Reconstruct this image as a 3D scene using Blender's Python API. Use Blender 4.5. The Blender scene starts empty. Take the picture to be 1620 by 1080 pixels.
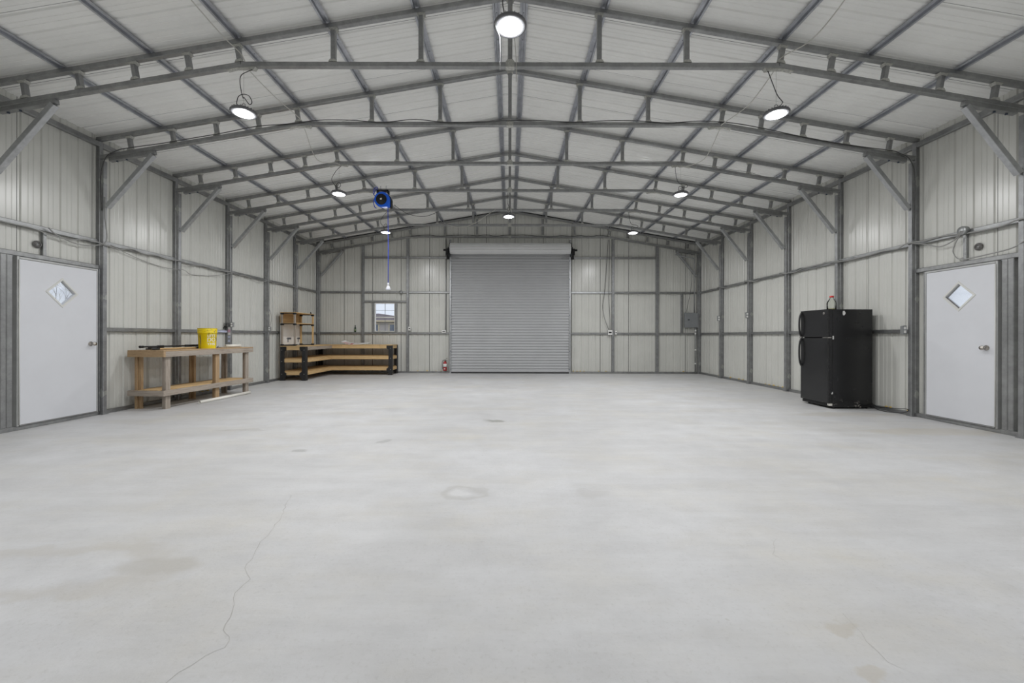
import bpy, math, random
from mathutils import Vector, Matrix
R = math.radians
random.seed(7)
scene = bpy.context.scene
col = scene.collection

# ------------------------------------------------------------------ camera
cam_d = bpy.data.cameras.new('camera')
cam = bpy.data.objects.new('camera', cam_d)
col.objects.link(cam)
cam.location = (0, 0, 1.17)
cam.rotation_euler = (Matrix.Rotation(R(90), 3, 'X') @ Matrix.Rotation(R(0.125), 3, 'Z')).to_euler()
cam_d.sensor_width = 36.0
cam_d.lens = 640 * 36 / 1620
cam_d.shift_x = 4 / 1620
cam_d.shift_y = -8.5 / 1620
cam_d.clip_end = 400
scene.camera = cam

# ------------------------------------------------------------------ world, exposure
LAMP_W = 43.0
FILL_W = 6.0  # power of the fill light added to every lamp
world = bpy.data.worlds.new('sky')
scene.world = world
world.use_nodes = True
bg = world.node_tree.nodes['Background']
bg.inputs[0].default_value = (0.84, 0.90, 1.0, 1)
bg.inputs[1].default_value = 1.05
vs = scene.view_settings
vs.view_transform = 'Standard'
vs.look = 'None'
vs.exposure = 0.0
vs.gamma = 1.0
vs.use_curve_mapping = False
scene.cycles.max_bounces = 12
scene.cycles.diffuse_bounces = 8

# ------------------------------------------------------------------ materials
class NT:
    def __init__(s, name):
        s.m = bpy.data.materials.new(name)
        s.m.use_nodes = True
        s.t = s.m.node_tree
        s.b = s.t.nodes['Principled BSDF']
        s.coord = None
    def n(s, kind, **kw):
        nd = s.t.nodes.new(kind)
        for k, v in kw.items():
            setattr(nd, k, v)
        return nd
    def l(s, a, b):
        s.t.links.new(a, b)
    def co(s, which='Object'):
        if s.coord is None:
            s.coord = s.n('ShaderNodeTexCoord')
        return s.coord.outputs[which]
    def noise(s, scale, detail=4, rough=0.6, vec=None, stretch=None, which='Object'):
        v = vec or s.co(which)
        if stretch:
            mp = s.n('ShaderNodeMapping')
            mp.inputs['Scale'].default_value = stretch
            s.l(v, mp.inputs[0]); v = mp.outputs[0]
        nd = s.n('ShaderNodeTexNoise')
        nd.inputs['Scale'].default_value = scale
        nd.inputs['Detail'].default_value = detail
        nd.inputs['Roughness'].default_value = rough
        s.l(v, nd.inputs['Vector'])
        return nd.outputs['Fac']
    def ramp(s, fac, stops):
        r = s.n('ShaderNodeValToRGB')
        e = r.color_ramp.elements
        while len(e) < len(stops):
            e.new(0.5)
        for el, (p, c) in zip(e, stops):
            el.position = p
            el.color = (c, c, c, 1) if isinstance(c, (int, float)) else (*c, 1)
        s.l(fac, r.inputs[0])
        return r.outputs[0]
    def mix(s, fac, a, b, blend='MIX'):
        m = s.n('ShaderNodeMix', data_type='RGBA', blend_type=blend)
        for sock, v in ((m.inputs[0], fac), (m.inputs[6], a), (m.inputs[7], b)):
            if hasattr(v, 'is_linked'):
                s.l(v, sock)
            elif isinstance(v, tuple):
                sock.default_value = (*v, 1)
            else:
                sock.default_value = v
        return m.outputs[2]
    def math(s, op, a, b=None):
        m = s.n('ShaderNodeMath', operation=op)
        for sock, v in ((m.inputs[0], a), (m.inputs[1], b)):
            if v is None: continue
            if hasattr(v, 'is_linked'): s.l(v, sock)
            else: sock.default_value = v
        return m.outputs[0]
    def set(s, color=None, rough=None, metal=None, bump=None, bump_d=0.01, bump_s=0.3):
        for nm, v in (('Base Color', color), ('Roughness', rough), ('Metallic', metal)):
            if v is None: continue
            if hasattr(v, 'is_linked'): s.l(v, s.b.inputs[nm])
            elif isinstance(v, tuple): s.b.inputs[nm].default_value = (*v, 1)
            else: s.b.inputs[nm].default_value = v
        if bump is not None:
            bn = s.n('ShaderNodeBump')
            bn.inputs['Strength'].default_value = bump_s
            bn.inputs['Distance'].default_value = bump_d
            s.l(bump, bn.inputs['Height'])
            s.l(bn.outputs[0], s.b.inputs['Normal'])
        return s.m

def plain(name, c, rough=0.5, metal=0.0, var=0.12, scale=6.0, stretch=None):
    t = NT(name)
    lo = tuple(x * (1 - var) for x in c); hi = tuple(min(1, x * (1 + var)) for x in c)
    colr = t.ramp(t.noise(scale, 5, 0.6, stretch=stretch), [(0.3, lo), (0.7, hi)])
    return t.set(colr, rough, metal)

def steel(name, c, rough=0.42, metal=0.55, patches=None):
    t = NT(name)
    a = t.noise(9, 6, 0.7)
    b = t.noise(2.2, 3, 0.5)
    colr = t.ramp(a, [(0.3, tuple(x * 0.78 for x in c)), (0.7, tuple(x * 1.2 for x in c))])
    colr = t.mix(t.ramp(b, [(0.45, 0.0), (0.75, 0.5)]), colr, tuple(x * 0.72 for x in c))
    if patches:
        # silver touch-up paint over the welds, at fixed heights along the member
        sp = t.n('ShaderNodeSeparateXYZ'); t.l(t.co('Object'), sp.inputs[0])
        nz = t.math('MULTIPLY', t.math('SUBTRACT', t.noise(16, 3, 0.6), 0.5), 0.16)
        tot = None
        for z, hw in patches:
            d = t.math('ABSOLUTE', t.math('SUBTRACT', sp.outputs[2], z))
            dx = t.math('MULTIPLY', t.math('ABSOLUTE', t.math('SUBTRACT', t.math('ABSOLUTE', sp.outputs[0]), 5.995)), 1.6)
            d = t.math('ADD', t.math('ADD', d, dx), nz)
            k = t.math('LESS_THAN', d, hw)
            tot = k if tot is None else t.math('MAXIMUM', tot, k)
        colr = t.mix(t.math('MULTIPLY', tot, 0.75), colr, (0.48, 0.49, 0.47))
    return t.set(colr, rough, metal)

M = {}
M['steel'] = steel('galvanized_steel', (0.335, 0.34, 0.34), metal=0.82)
M['steel_post'] = steel('galvanized_steel_post', (0.32, 0.325, 0.33), metal=0.75, patches=[(0.32, 0.07), (1.72, 0.06), (3.45, 0.08)])
M['steel_blue'] = steel('hat_channel_steel', (0.50, 0.515, 0.555), rough=0.36, metal=0.6)
M['steel_bright'] = steel('bright_steel', (0.43, 0.44, 0.45), rough=0.35, metal=0.6)
M['weld'] = plain('weld_paint', (0.46, 0.46, 0.43), 0.5, 0.3, 0.25, 40)
M['bolt'] = plain('bolt_steel', (0.10, 0.12, 0.16), 0.4, 0.7)

def panel_mat(name, c, vert):
    t = NT(name)
    a = t.noise(1.6, 4, 0.55)
    b = t.noise(22, 4, 0.7, stretch=(1, 1, 0.12))
    colr = t.ramp(a, [(0.3, tuple(x * 0.95 for x in c)), (0.7, tuple(x * 1.04 for x in c))])
    colr = t.mix(t.ramp(b, [(0.60, 0.0), (0.80, 0.12)]), colr, tuple(x * 0.8 for x in c))
    return t.set(colr, 0.26, 0.0)
M['wall'] = panel_mat('white_wall_panel', (0.60, 0.60, 0.565), True)
M['roof'] = panel_mat('white_roof_panel', (0.90, 0.90, 0.88), False)

def floor_mat():
    t = NT('polished_concrete')
    base = t.ramp(t.noise(0.45, 6, 0.6), [(0.32, (0.470, 0.466, 0.462)), (0.66, (0.590, 0.592, 0.602))])
    beige = t.ramp(t.noise(0.9, 7, 0.65, stretch=(1.0, 1.6, 1)), [(0.46, 0.0), (0.68, 0.70)])
    c = t.mix(beige, base, (0.518, 0.495, 0.444))
    cloud = t.ramp(t.noise(2.6, 9, 0.72), [(0.36, 0.55), (0.60, 0.0)])
    c = t.mix(cloud, c, (0.440, 0.440, 0.444))
    speck = t.ramp(t.noise(48, 4, 0.7), [(0.30, 0.40), (0.46, 0.0)])
    c = t.mix(speck, c, (0.377, 0.369, 0.353))
    streak = t.ramp(t.noise(1.5, 8, 0.75, stretch=(0.5, 2.6, 1)), [(0.42, 0.0), (0.66, 0.38)])
    c = t.mix(streak, c, (0.63, 0.635, 0.645))
    tiny = t.ramp(t.noise(14, 2, 0.4), [(0.16, 0.75), (0.215, 0.0)])
    c = t.mix(tiny, c, (0.314, 0.298, 0.259))
    # stains and worn rings with shapes of their own
    wob = t.n('ShaderNodeTexNoise'); wob.inputs['Scale'].default_value = 3.5; wob.inputs['Detail'].default_value = 4
    t.l(t.co(), wob.inputs['Vector'])
    sub = t.n('ShaderNodeVectorMath', operation='SUBTRACT'); t.l(wob.outputs['Color'], sub.inputs[0]); sub.inputs[1].default_value = (0.5, 0.5, 0.5)
    scl = t.n('ShaderNodeVectorMath', operation='SCALE'); t.l(sub.outputs[0], scl.inputs[0]); scl.inputs['Scale'].default_value = 0.35
    add = t.n('ShaderNodeVectorMath', operation='ADD'); t.l(t.co(), add.inputs[0]); t.l(scl.outputs[0], add.inputs[1])
    def spot(c, x, y, rx, ry, colour, amt, ring=False, wobble=True):
        mp = t.n('ShaderNodeMapping'); mp.vector_type = 'TEXTURE'
        mp.inputs['Location'].default_value = (x, y, 0)
        mp.inputs['Scale'].default_value = (rx, ry, 1)
        t.l(add.outputs[0] if wobble else t.co(), mp.inputs[0])
        ln = t.n('ShaderNodeVectorMath', operation='LENGTH'); t.l(mp.outputs[0], ln.inputs[0])
        v = t.math('MULTIPLY', ln.outputs['Value'], 0.5)
        if ring: f = t.ramp(v, [(0.30, 0.0), (0.42, amt), (0.50, amt * 0.8), (0.58, 0.0)])
        else: f = t.ramp(v, [(0.36, amt), (0.54, 0.0)])
        return t.mix(f, c, colour)
    c = spot(c, -0.23, 5.60, 0.13, 0.10, (0.283, 0.283, 0.259), 0.8)
    c = spot(c, -0.36, 3.05, 0.17, 0.14, (0.408, 0.400, 0.385), 0.55, ring=True)
    c = spot(c, -0.36, 3.05, 0.09, 0.07, (0.628, 0.628, 0.628), 0.55)
    c = spot(c, -2.25, 2.02, 0.62, 0.22, (0.440, 0.416, 0.377), 0.45, ring=True)
    c = spot(c, -1.78, 2.05, 0.22, 0.10, (0.424, 0.408, 0.377), 0.5)
    c = spot(c, -3.3, 5.0, 0.35, 0.05, (0.369, 0.361, 0.345), 0.45)
    c = spot(c, 0.60, 3.0, 0.14, 0.10, (0.432, 0.424, 0.416), 0.45)
    c = spot(c, 1.38, 1.62, 0.06, 0.03, (0.455, 0.416, 0.353), 0.5)
    c = spot(c, 1.25, 1.40, 0.05, 0.03, (0.455, 0.416, 0.353), 0.5)
    c = spot(c, 5.2, 5.0, 0.95, 0.20, (0.471, 0.432, 0.361), 0.5)
    c = spot(c, 5.0, 6.1, 0.9, 0.16, (0.455, 0.424, 0.361), 0.4)
    c = spot(c, -2.1, 4.1, 0.08, 0.06, (0.314, 0.314, 0.306), 0.6)
    c = spot(c, -1.35, 4.5, 0.07, 0.05, (0.330, 0.330, 0.322), 0.6)
    rough = t.ramp(t.noise(2.0, 5, 0.6), [(0.3, 0.42), (0.7, 0.62)])
    return t.set(c, rough, 0.0, t.noise(45, 5, 0.7), 0.004, 0.25)
M['floor'] = floor_mat()
M['crack'] = plain('floor_crack', (0.40, 0.39, 0.37), 0.9)

def wood(name, c, dark, axis):
    t = NT(name)
    st = [9, 9, 9]; st[axis] = 0.7
    g = t.noise(5, 6, 0.7, stretch=tuple(st))
    colr = t.ramp(g, [(0.28, dark), (0.5, c), (0.75, tuple(min(1, x * 1.22) for x in c))])
    kn = t.ramp(t.noise(5.5, 2, 0.4), [(0.20, 0.8), (0.27, 0.0)])
    colr = t.mix(kn, colr, tuple(x * 0.45 for x in dark))
    return t.set(colr, 0.65, 0.0, g, 0.003, 0.3)
for ax, nm in enumerate('xyz'):
    M['pine_' + nm] = wood('pine_board_' + nm, (0.62, 0.43, 0.215), (0.44, 0.27, 0.115), ax)
    M['grey_' + nm] = wood('weathered_board_' + nm, (0.36, 0.31, 0.26), (0.20, 0.165, 0.135), ax)
    M['tan_' + nm] = wood('aged_pine_board_' + nm, (0.40, 0.275, 0.155), (0.27, 0.165, 0.085), ax)
M['ply'] = wood('plywood', (0.50, 0.33, 0.15), (0.40, 0.25, 0.105), 1)

M['door'] = plain('white_door_paint', (0.645, 0.655, 0.685), 0.38, 0, 0.03, 2)
M['door_frame'] = plain('door_frame_aluminium', (0.45, 0.455, 0.45), 0.4, 0.3, 0.1)
M['trim'] = plain('cream_plastic_trim', (0.64, 0.64, 0.615), 0.4, 0, 0.05)
M['dirt'] = plain('dirty_seal', (0.12, 0.10, 0.08), 0.9, 0, 0.6, 25)
M['knob'] = plain('satin_nickel', (0.50, 0.47, 0.43), 0.25, 1.0, 0.05)
M['rollup'] = plain('rollup_curtain_paint', (0.415, 0.42, 0.43), 0.48, 0.1, 0.04, 1.5)
M['rollup_drum'] = plain('rollup_drum_paint', (0.70, 0.705, 0.71), 0.45, 0.0, 0.04, 1.5)
M['black'] = plain('black_plastic', (0.018, 0.018, 0.019), 0.45, 0, 0.2)
M['black_metal'] = plain('black_metal', (0.014, 0.014, 0.015), 0.5, 0.3, 0.2)
M['rubber'] = plain('black_rubber', (0.022, 0.022, 0.023), 0.6, 0, 0.2)
M['white_plastic'] = plain('white_plastic', (0.80, 0.80, 0.78), 0.35, 0, 0.03)
M['pvc'] = plain('pvc_pipe', (0.78, 0.76, 0.70), 0.35, 0, 0.05)
M['grey_box'] = plain('grey_enamel', (0.24, 0.25, 0.26), 0.4, 0.1, 0.06)
M['conduit'] = plain('conduit_steel', (0.36, 0.37, 0.37), 0.38, 0.6, 0.1)
M['grey_cable'] = plain('grey_cable', (0.30, 0.30, 0.29), 0.5, 0, 0.1)
M['dark_cable'] = plain('dark_cable', (0.07, 0.07, 0.07), 0.5, 0, 0.1)
M['coil_cable'] = plain('weathered_cable', (0.15, 0.145, 0.14), 0.6, 0, 0.3, 40)
M['pale_cable'] = plain('pale_cable', (0.55, 0.54, 0.50), 0.5, 0, 0.1)
M['red'] = plain('red_enamel', (0.34, 0.010, 0.013), 0.25, 0, 0.08)
M['red_plastic'] = plain('red_plastic', (0.62, 0.03, 0.03), 0.35, 0, 0.05)
M['red_print'] = plain('red_print', (0.50, 0.10, 0.09), 0.6, 0, 0.2)
M['paper'] = plain('white_card', (0.74, 0.73, 0.71), 0.6, 0, 0.04)
M['dark_print'] = plain('dark_print', (0.09, 0.10, 0.12), 0.6, 0, 0.3)
M['blue'] = plain('blue_plastic', (0.010, 0.13, 0.80), 0.35, 0, 0.1)
M['blue_hose'] = plain('blue_hose', (0.03, 0.07, 0.55), 0.4, 0, 0.1)
M['foam'] = plain('yellow_foam', (0.68, 0.50, 0.16), 0.8, 0, 0.25, 30)
M['lamp_body'] = plain('lamp_housing', (0.14, 0.142, 0.15), 0.5, 0.0, 0.08)
M['green_glass'] = plain('dark_green_glass', (0.012, 0.028, 0.014), 0.12, 0, 0.2)
M['pink_print'] = plain('pink_sticker', (0.62, 0.35, 0.45), 0.5, 0, 0.3, 60)
M['blue_print'] = plain('blue_sticker', (0.48, 0.52, 0.66), 0.5, 0, 0.3, 60)
M['seal'] = plain('lap_sealant', (0.06, 0.06, 0.055), 0.8)  # near-black colour standing in for the shade inside the sheet seams
M['rust'] = plain('rust', (0.22, 0.12, 0.04), 0.8, 0, 0.4, 30)

def bucket_mat():
    t = NT('yellow_bucket')
    sc = t.ramp(t.noise(9, 6, 0.75, stretch=(1, 1, 0.6)), [(0.37, 0.85), (0.42, 0.0)])
    c = t.mix(sc, (0.86, 0.66, 0.004), (0.16, 0.12, 0.03))
    return t.set(c, 0.32)
M['bucket'] = bucket_mat()

def fridge_mat():
    t = NT('black_textured_enamel')
    c = t.ramp(t.noise(5, 5, 0.6), [(0.3, (0.010, 0.010, 0.0105)), (0.7, (0.017, 0.017, 0.018))])
    # chipped paint low down on the cabinet
    sp = t.n('ShaderNodeSeparateXYZ'); t.l(t.co(), sp.inputs[0])
    low = t.ramp(sp.outputs[2], [(0.03, 1.0), (0.16, 0.0)])
    chip = t.ramp(t.noise(17, 5, 0.7), [(0.60, 0.0), (0.64, 1.0)])
    c = t.mix(t.math('MULTIPLY', low, chip), c, (0.33, 0.31, 0.28))
    return t.set(c, 0.27, 0, t.noise(160, 2, 0.5), 0.001, 0.25)
M['fridge'] = fridge_mat()

def emit(name, c, s):
    t = NT(name)
    t.set((0.8, 0.8, 0.8), 0.4)
    t.b.inputs['Emission Color'].default_value = (*c, 1)
    t.b.inputs['Emission Strength'].default_value = s
    return t.m
M['lens'] = emit('lamp_lens', (0.96, 0.98, 1.0), 9.0)
M['sensor'] = plain('lamp_sensor', (0.45, 0.46, 0.5), 0.4)

def glass(name, tint, gloss=0.07, opaque=None, ior=1.45):
    m = bpy.data.materials.new(name); m.use_nodes = True
    t = m.node_tree; t.nodes.clear()
    o = t.nodes.new('ShaderNodeOutputMaterial')
    tr = t.nodes.new('ShaderNodeBsdfTransparent'); tr.inputs[0].default_value = (*tint, 1)
    gl = t.nodes.new('ShaderNodeBsdfGlossy'); gl.inputs['Roughness'].default_value = 0.04
    fr = t.nodes.new('ShaderNodeFresnel'); fr.inputs[0].default_value = ior
    mx = t.nodes.new('ShaderNodeMixShader')
    t.links.new(fr.outputs[0], mx.inputs[0]); t.links.new(tr.outputs[0], mx.inputs[1]); t.links.new(gl.outputs[0], mx.inputs[2])
    last = mx.outputs[0]
    if opaque:
        df = t.nodes.new('ShaderNodeBsdfDiffuse'); df.inputs[0].default_value = (*opaque[0], 1)
        nz = t.nodes.new('ShaderNodeTexNoise'); nz.inputs['Scale'].default_value = opaque[2]; nz.inputs['Detail'].default_value = 6
        co = t.nodes.new('ShaderNodeTexCoord'); t.links.new(co.outputs['Object'], nz.inputs['Vector'])
        rp = t.nodes.new('ShaderNodeValToRGB'); rp.color_ramp.elements[0].position = opaque[1]; rp.color_ramp.elements[1].position = opaque[1] + 0.08
        t.links.new(nz.outputs['Fac'], rp.inputs[0])
        m2 = t.nodes.new('ShaderNodeMixShader')
        t.links.new(rp.outputs[0], m2.inputs[0]); t.links.new(last, m2.inputs[1]); t.links.new(df.outputs[0], m2.inputs[2])
        last = m2.outputs[0]
    t.links.new(last, o.inputs[0])
    return m
M['pane'] = glass('window_glass', (0.95, 0.96, 0.97))
M['pane_dirty'] = glass('dirty_glass', (0.95, 0.96, 0.97), opaque=((0.16, 0.13, 0.10), 0.72, 22))
M['jug'] = glass('clear_jug_glass', (0.965, 0.97, 0.955), ior=1.25)
M['jug_oil'] = plain('yellowish_residue', (0.55, 0.50, 0.22), 0.3)
M['clear_plastic'] = plain('translucent_white', (0.75, 0.77, 0.85), 0.3)

# ------------------------------------------------------------------ mesh helpers
class MB:
    def __init__(s):
        s.v = []; s.f = []; s.mi = []; s.sm = []
    def add(s, vs_, fs, mi=0, smooth=False):
        o = len(s.v)
        s.v += [tuple(p) for p in vs_]
        for f in fs:
            s.f.append(tuple(i + o for i in f)); s.mi.append(mi); s.sm.append(smooth)
        return s
    def box(s, a, b, mi=0, ch=0.0):
        x0, y0, z0 = (min(a[i], b[i]) for i in range(3)); x1, y1, z1 = (max(a[i], b[i]) for i in range(3))
        if ch <= 0:
            vs_ = [(x0, y0, z0), (x1, y0, z0), (x1, y1, z0), (x0, y1, z0), (x0, y0, z1), (x1, y0, z1), (x1, y1, z1), (x0, y1, z1)]
            return s.add(vs_, [(0, 3, 2, 1), (4, 5, 6, 7), (0, 1, 5, 4), (1, 2, 6, 5), (2, 3, 7, 6), (3, 0, 4, 7)], mi)
        d = (x1 - x0, y1 - y0, z1 - z0)
        ax = max(range(3), key=lambda i: d[i])
        p0 = [(x0 + x1) / 2, (y0 + y1) / 2, (z0 + z1) / 2]; p1 = list(p0)
        p0[ax] = (x0, y0, z0)[ax]; p1[ax] = (x1, y1, z1)[ax]
        o1, o2 = [i for i in range(3) if i != ax]
        u = [0, 0, 0]; u[o1] = 1
        return s.beam(p0, p1, d[o1], d[o2], u, ch, mi)
    def beam(s, p0, p1, w, h, side=(1, 0, 0), ch=0.006, mi=0):
        """rectangular tube from p0 to p1; w measured along 'side'"""
        p0 = Vector(p0); p1 = Vector(p1); d = (p1 - p0).normalized()
        u = Vector(side); u = (u - d * u.dot(d)).normalized(); v = d.cross(u)
        a, b = w / 2, h / 2
        if ch > 0: pr = [(-a + ch, -b), (a - ch, -b), (a, -b + ch), (a, b - ch), (a - ch, b), (-a + ch, b), (-a, b - ch), (-a, -b + ch)]
        else: pr = [(-a, -b), (a, -b), (a, b), (-a, b)]
        n = len(pr)
        vs_ = [p0 + u * x + v * y for x, y in pr] + [p1 + u * x + v * y for x, y in pr]
        fs = [(i, (i + 1) % n, n + (i + 1) % n, n + i) for i in range(n)]
        fs += [tuple(range(n - 1, -1, -1)), tuple(range(n, 2 * n))]
        return s.add(vs_, fs, mi)
    def tube(s, pts, r, n=8, mi=0, closed=False, caps=True):
        P = [Vector(p) for p in pts]; m = len(P)
        T = []
        for i in range(m):
            a = P[(i - 1) % m] if (closed or i > 0) else P[i]
            b = P[(i + 1) % m] if (closed or i < m - 1) else P[i]
            t = (b - a); T.append(t.normalized() if t.length > 1e-9 else Vector((0, 0, 1)))
        ref = Vector((0, 0, 1)) if abs(T[0].z) < 0.9 else Vector((1, 0, 0))
        u = (ref - T[0] * ref.dot(T[0])).normalized()
        vs_ = []
        for i in range(m):
            u = u - T[i] * u.dot(T[i])
            if u.length < 1e-6: u = T[i].orthogonal()
            u.normalize(); w = T[i].cross(u)
            rr = r[i] if isinstance(r, (list, tuple)) else r
            for k in range(n):
                a = 2 * math.pi * k / n
                vs_.append(P[i] + (u * math.cos(a) + w * math.sin(a)) * rr)
        fs = []
        for i in range(m if closed else m - 1):
            j = (i + 1) % m
            for k in range(n):
                fs.append((i * n + k, i * n + (k + 1) % n, j * n + (k + 1) % n, j * n + k))
        if caps and not closed:
            fs += [tuple(range(n - 1, -1, -1)), tuple((m - 1) * n + k for k in range(n))]
        return s.add(vs_, fs, mi, True)
    def lathe(s, prof, n=24, c=(0, 0, 0), mi=0, axis='z', smooth=True):
        vs_ = []
        for r, z in prof:
            for k in range(n):
                a = 2 * math.pi * k / n
                x, y = r * math.cos(a), r * math.sin(a)
                p = (x, y, z) if axis == 'z' else ((z, x, y) if axis == 'x' else (y, z, x))
                vs_.append((p[0] + c[0], p[1] + c[1], p[2] + c[2]))
        m = len(prof); fs = []
        for i in range(m - 1):
            for k in range(n):
                fs.append((i * n + k, i * n + (k + 1) % n, (i + 1) * n + (k + 1) % n, (i + 1) * n + k))
        if prof[0][0] > 1e-6: fs.append(tuple(range(n - 1, -1, -1)))
        if prof[-1][0] > 1e-6: fs.append(tuple((m - 1) * n + k for k in range(n)))
        return s.add(vs_, fs, mi, smooth)
    def prism(s, poly, a, b, axis='y', mi=0):
        """polygon extruded along an axis; poly in the two other coordinates (in x,y,z order)"""
        n = len(poly)
        def pt(q, t):
            return {'x': (t, q[0], q[1]), 'y': (q[0], t, q[1]), 'z': (q[0], q[1], t)}[axis]
        vs_ = [pt(q, a) for q in poly] + [pt(q, b) for q in poly]
        fs = [(i, (i + 1) % n, n + (i + 1) % n, n + i) for i in range(n)] + [tuple(range(n - 1, -1, -1)), tuple(range(n, 2 * n))]
        return s.add(vs_, fs, mi)
    def mesh(s, name, mats):
        me = bpy.data.meshes.new(name)
        me.from_pydata(s.v, [], s.f)
        for m in (mats if isinstance(mats, (list, tuple)) else [mats]):
            me.materials.append(M[m] if isinstance(m, str) else m)
        me.polygons.foreach_set('material_index', s.mi)
        me.polygons.foreach_set('use_smooth', s.sm)
        me.update()
        return me
    def build(s, name, mats, parent=None, loc=None, rot=None):
        return link(name, s.mesh(name, mats), parent, loc, rot)

def link(name, me, parent=None, loc=None, rot=None):
    o = bpy.data.objects.new(name, me)
    col.objects.link(o)
    if parent is not None: o.parent = parent
    if loc is not None: o.location = loc
    if rot is not None: o.rotation_euler = rot
    return o
def empty(name, loc=(0, 0, 0), rz=0):
    o = bpy.data.objects.new(name, None); o.empty_display_size = 0.1
    col.objects.link(o); o.location = loc; o.rotation_euler = (0, 0, rz)
    return o
def tag(o, label=None, cat=None, group=None, kind=None):
    for k, v in (('label', label), ('category', cat), ('group', group), ('kind', kind)):
        if v: o[k] = v
    return o
def copy_tree(o, parent=None):
    c = o.copy(); col.objects.link(c); c.parent = parent
    for ch in list(o.children): copy_tree(ch, c)
    return c
def spline(pts, sub=6):
    P = [Vector(p) for p in pts]; out = []
    for i in range(len(P) - 1):
        a = P[max(i - 1, 0)]; b = P[i]; c = P[i + 1]; d = P[min(i + 2, len(P) - 1)]
        for k in range(sub):
            t = k / sub
            out.append(0.5 * ((2 * b) + (c - a) * t + (2 * a - 5 * b + 4 * c - d) * t * t + (3 * b - a - 3 * c + d) * t ** 3))
    out.append(P[-1])
    return out

# ------------------------------------------------------------------ building dimensions (metres)
XL, XR = -6.09, 6.03          # inner faces of the side sheeting
YF, YB = -2.20, 12.80         # front (behind the viewer) and back sheeting
T = 0.057                     # square tube
SL = 0.171                    # roof slope
ZAP = 5.067                   # underside of rafters at the ridge
ZCH = 4.265                   # underside of the level bottom chord
ZROOF = ZAP + 0.058 + 0.034   # underside of roof sheeting at the ridge
FY = [3.30, 4.65, 5.95, 7.305, 8.66, 10.015, 11.37, 12.715]     # front faces of the frames in view order
FY_BACK = [1.95]
def rafter_z(x): return ZAP - SL * abs(x)
def roof_z(x): return ZROOF - SL * abs(x)

# ------------------------------------------------------------------ floor
fl = MB().box((XL - 0.05, YF - 0.05, -0.15), (XR + 0.05, YB + 0.05, 0)).build('floor', 'floor')
tag(fl, 'pale grey concrete slab floor with faint stains', kind='structure')
def crack(pts, w):
    b = MB(); P = []
    for i in range(len(pts) - 1):
        a, c = Vector(pts[i]), Vector(pts[i + 1]); n = max(2, int((c - a).length / 0.04))
        for k in range(n):
            q = a.lerp(c, k / n)
            P.append(Vector((q.x + random.uniform(-.008, .008), q.y + random.uniform(-.008, .008))))
    vs_, fs = [], []
    for i, q in enumerate(P):
        ww = w * random.uniform(0.4, 1.1)
        vs_ += [(q.x - ww, q.y, 0.0006), (q.x + ww, q.y, 0.0006)]
        if i: fs.append((2 * i - 2, 2 * i - 1, 2 * i + 1, 2 * i))
    b.add(vs_, fs).build('crack', 'crack', fl)
crack([(-1.60, 2.98), (-1.47, 2.60), (-1.42, 2.42), (-1.40, 2.26), (-1.36, 2.16), (-1.33, 2.03), (-1.25, 1.95), (-1.24, 1.84), (-1.16, 1.68), (-1.14, 1.60), (-1.08, 1.57), (-1.07, 1.52), (-1.10, 1.48), (-1.14, 1.40), (-1.16, 1.30)], 0.0016)
crack([(1.42, 1.72), (1.38, 1.56), (1.37, 1.45), (1.43, 1.36)], 0.0010)
crack([(1.55, 2.35), (1.42, 2.18), (1.45, 2.05)], 0.0010)

# ------------------------------------------------------------------ ribbed sheeting
PW = 0.90                     # one sheet covers four ribs
def rib_profile(u0, u1):
    """points (u, depth) along a sheet; depth is positive away from the room"""
    pts = []
    p = PW / 4
    k0 = int(math.floor(u0 / p)) - 1
    for k in range(k0, int(math.ceil(u1 / p)) + 1):
        b = k * p
        for du, d in ((0.004, 0.0), (0.015, 0.015), (0.033, 0.015), (0.044, 0.0), (0.100, 0.0), (0.105, 0.004), (0.113, 0.004), (0.118, 0.0), (0.158, 0.0), (0.163, 0.004), (0.171, 0.004), (0.176, 0.0)):
            pts.append((b + du, d))
    inside = [q for q in pts if u0 + 1e-5 < q[0] < u1 - 1e-5]
    def at(u):
        for i in range(len(pts) - 1):
            if pts[i][0] <= u <= pts[i + 1][0]:
                t = (u - pts[i][0]) / max(1e-9, pts[i + 1][0] - pts[i][0])
                return pts[i][1] + t * (pts[i + 1][1] - pts[i][1])
        return 0
    return [(u0, at(u0))] + inside + [(u1, at(u1))], at
def sheet(u0, u1, zlo, zhi, place, holes=()):
    """vertical sheet; place(u, depth, z) -> point; holes are (ua, ub, za, zb)"""
    pts, at = rib_profile(u0, u1)
    for h in holes:
        for u in (h[0], h[1]):
            if u0 < u < u1: pts.append((u, at(u)))
    pts = sorted(set(pts))
    b = MB()
    for (ua, da), (ub, db) in zip(pts, pts[1:]):
        if ub - ua < 1e-5: continue
        mid = (ua + ub) / 2
        spans = [(zlo(ua), zhi(ua), zlo(ub), zhi(ub))]
        for h in holes:
            if h[0] < mid < h[1]:
                new = []
                for (a0, a1, b0, b1) in spans:
                    if h[2] > a0: new.append((a0, min(h[2], a1), b0, min(h[2], b1)))
                    if h[3] < a1: new.append((max(h[3], a0), a1, max(h[3], b0), b1))
                spans = new
        for (a0, a1, b0, b1) in spans:
            b.add([place(ua, da, a0), place(ub, db, b0), place(ub, db, b1), place(ua, da, a1)], [(0, 1, 2, 3)])
    return b

def sheets_between(a, b):
    n = int(round((b - a) / PW))
    return [(a + i * PW, min(a + (i + 1) * PW, b) if i < n - 1 else b) for i in range(n)]

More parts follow.
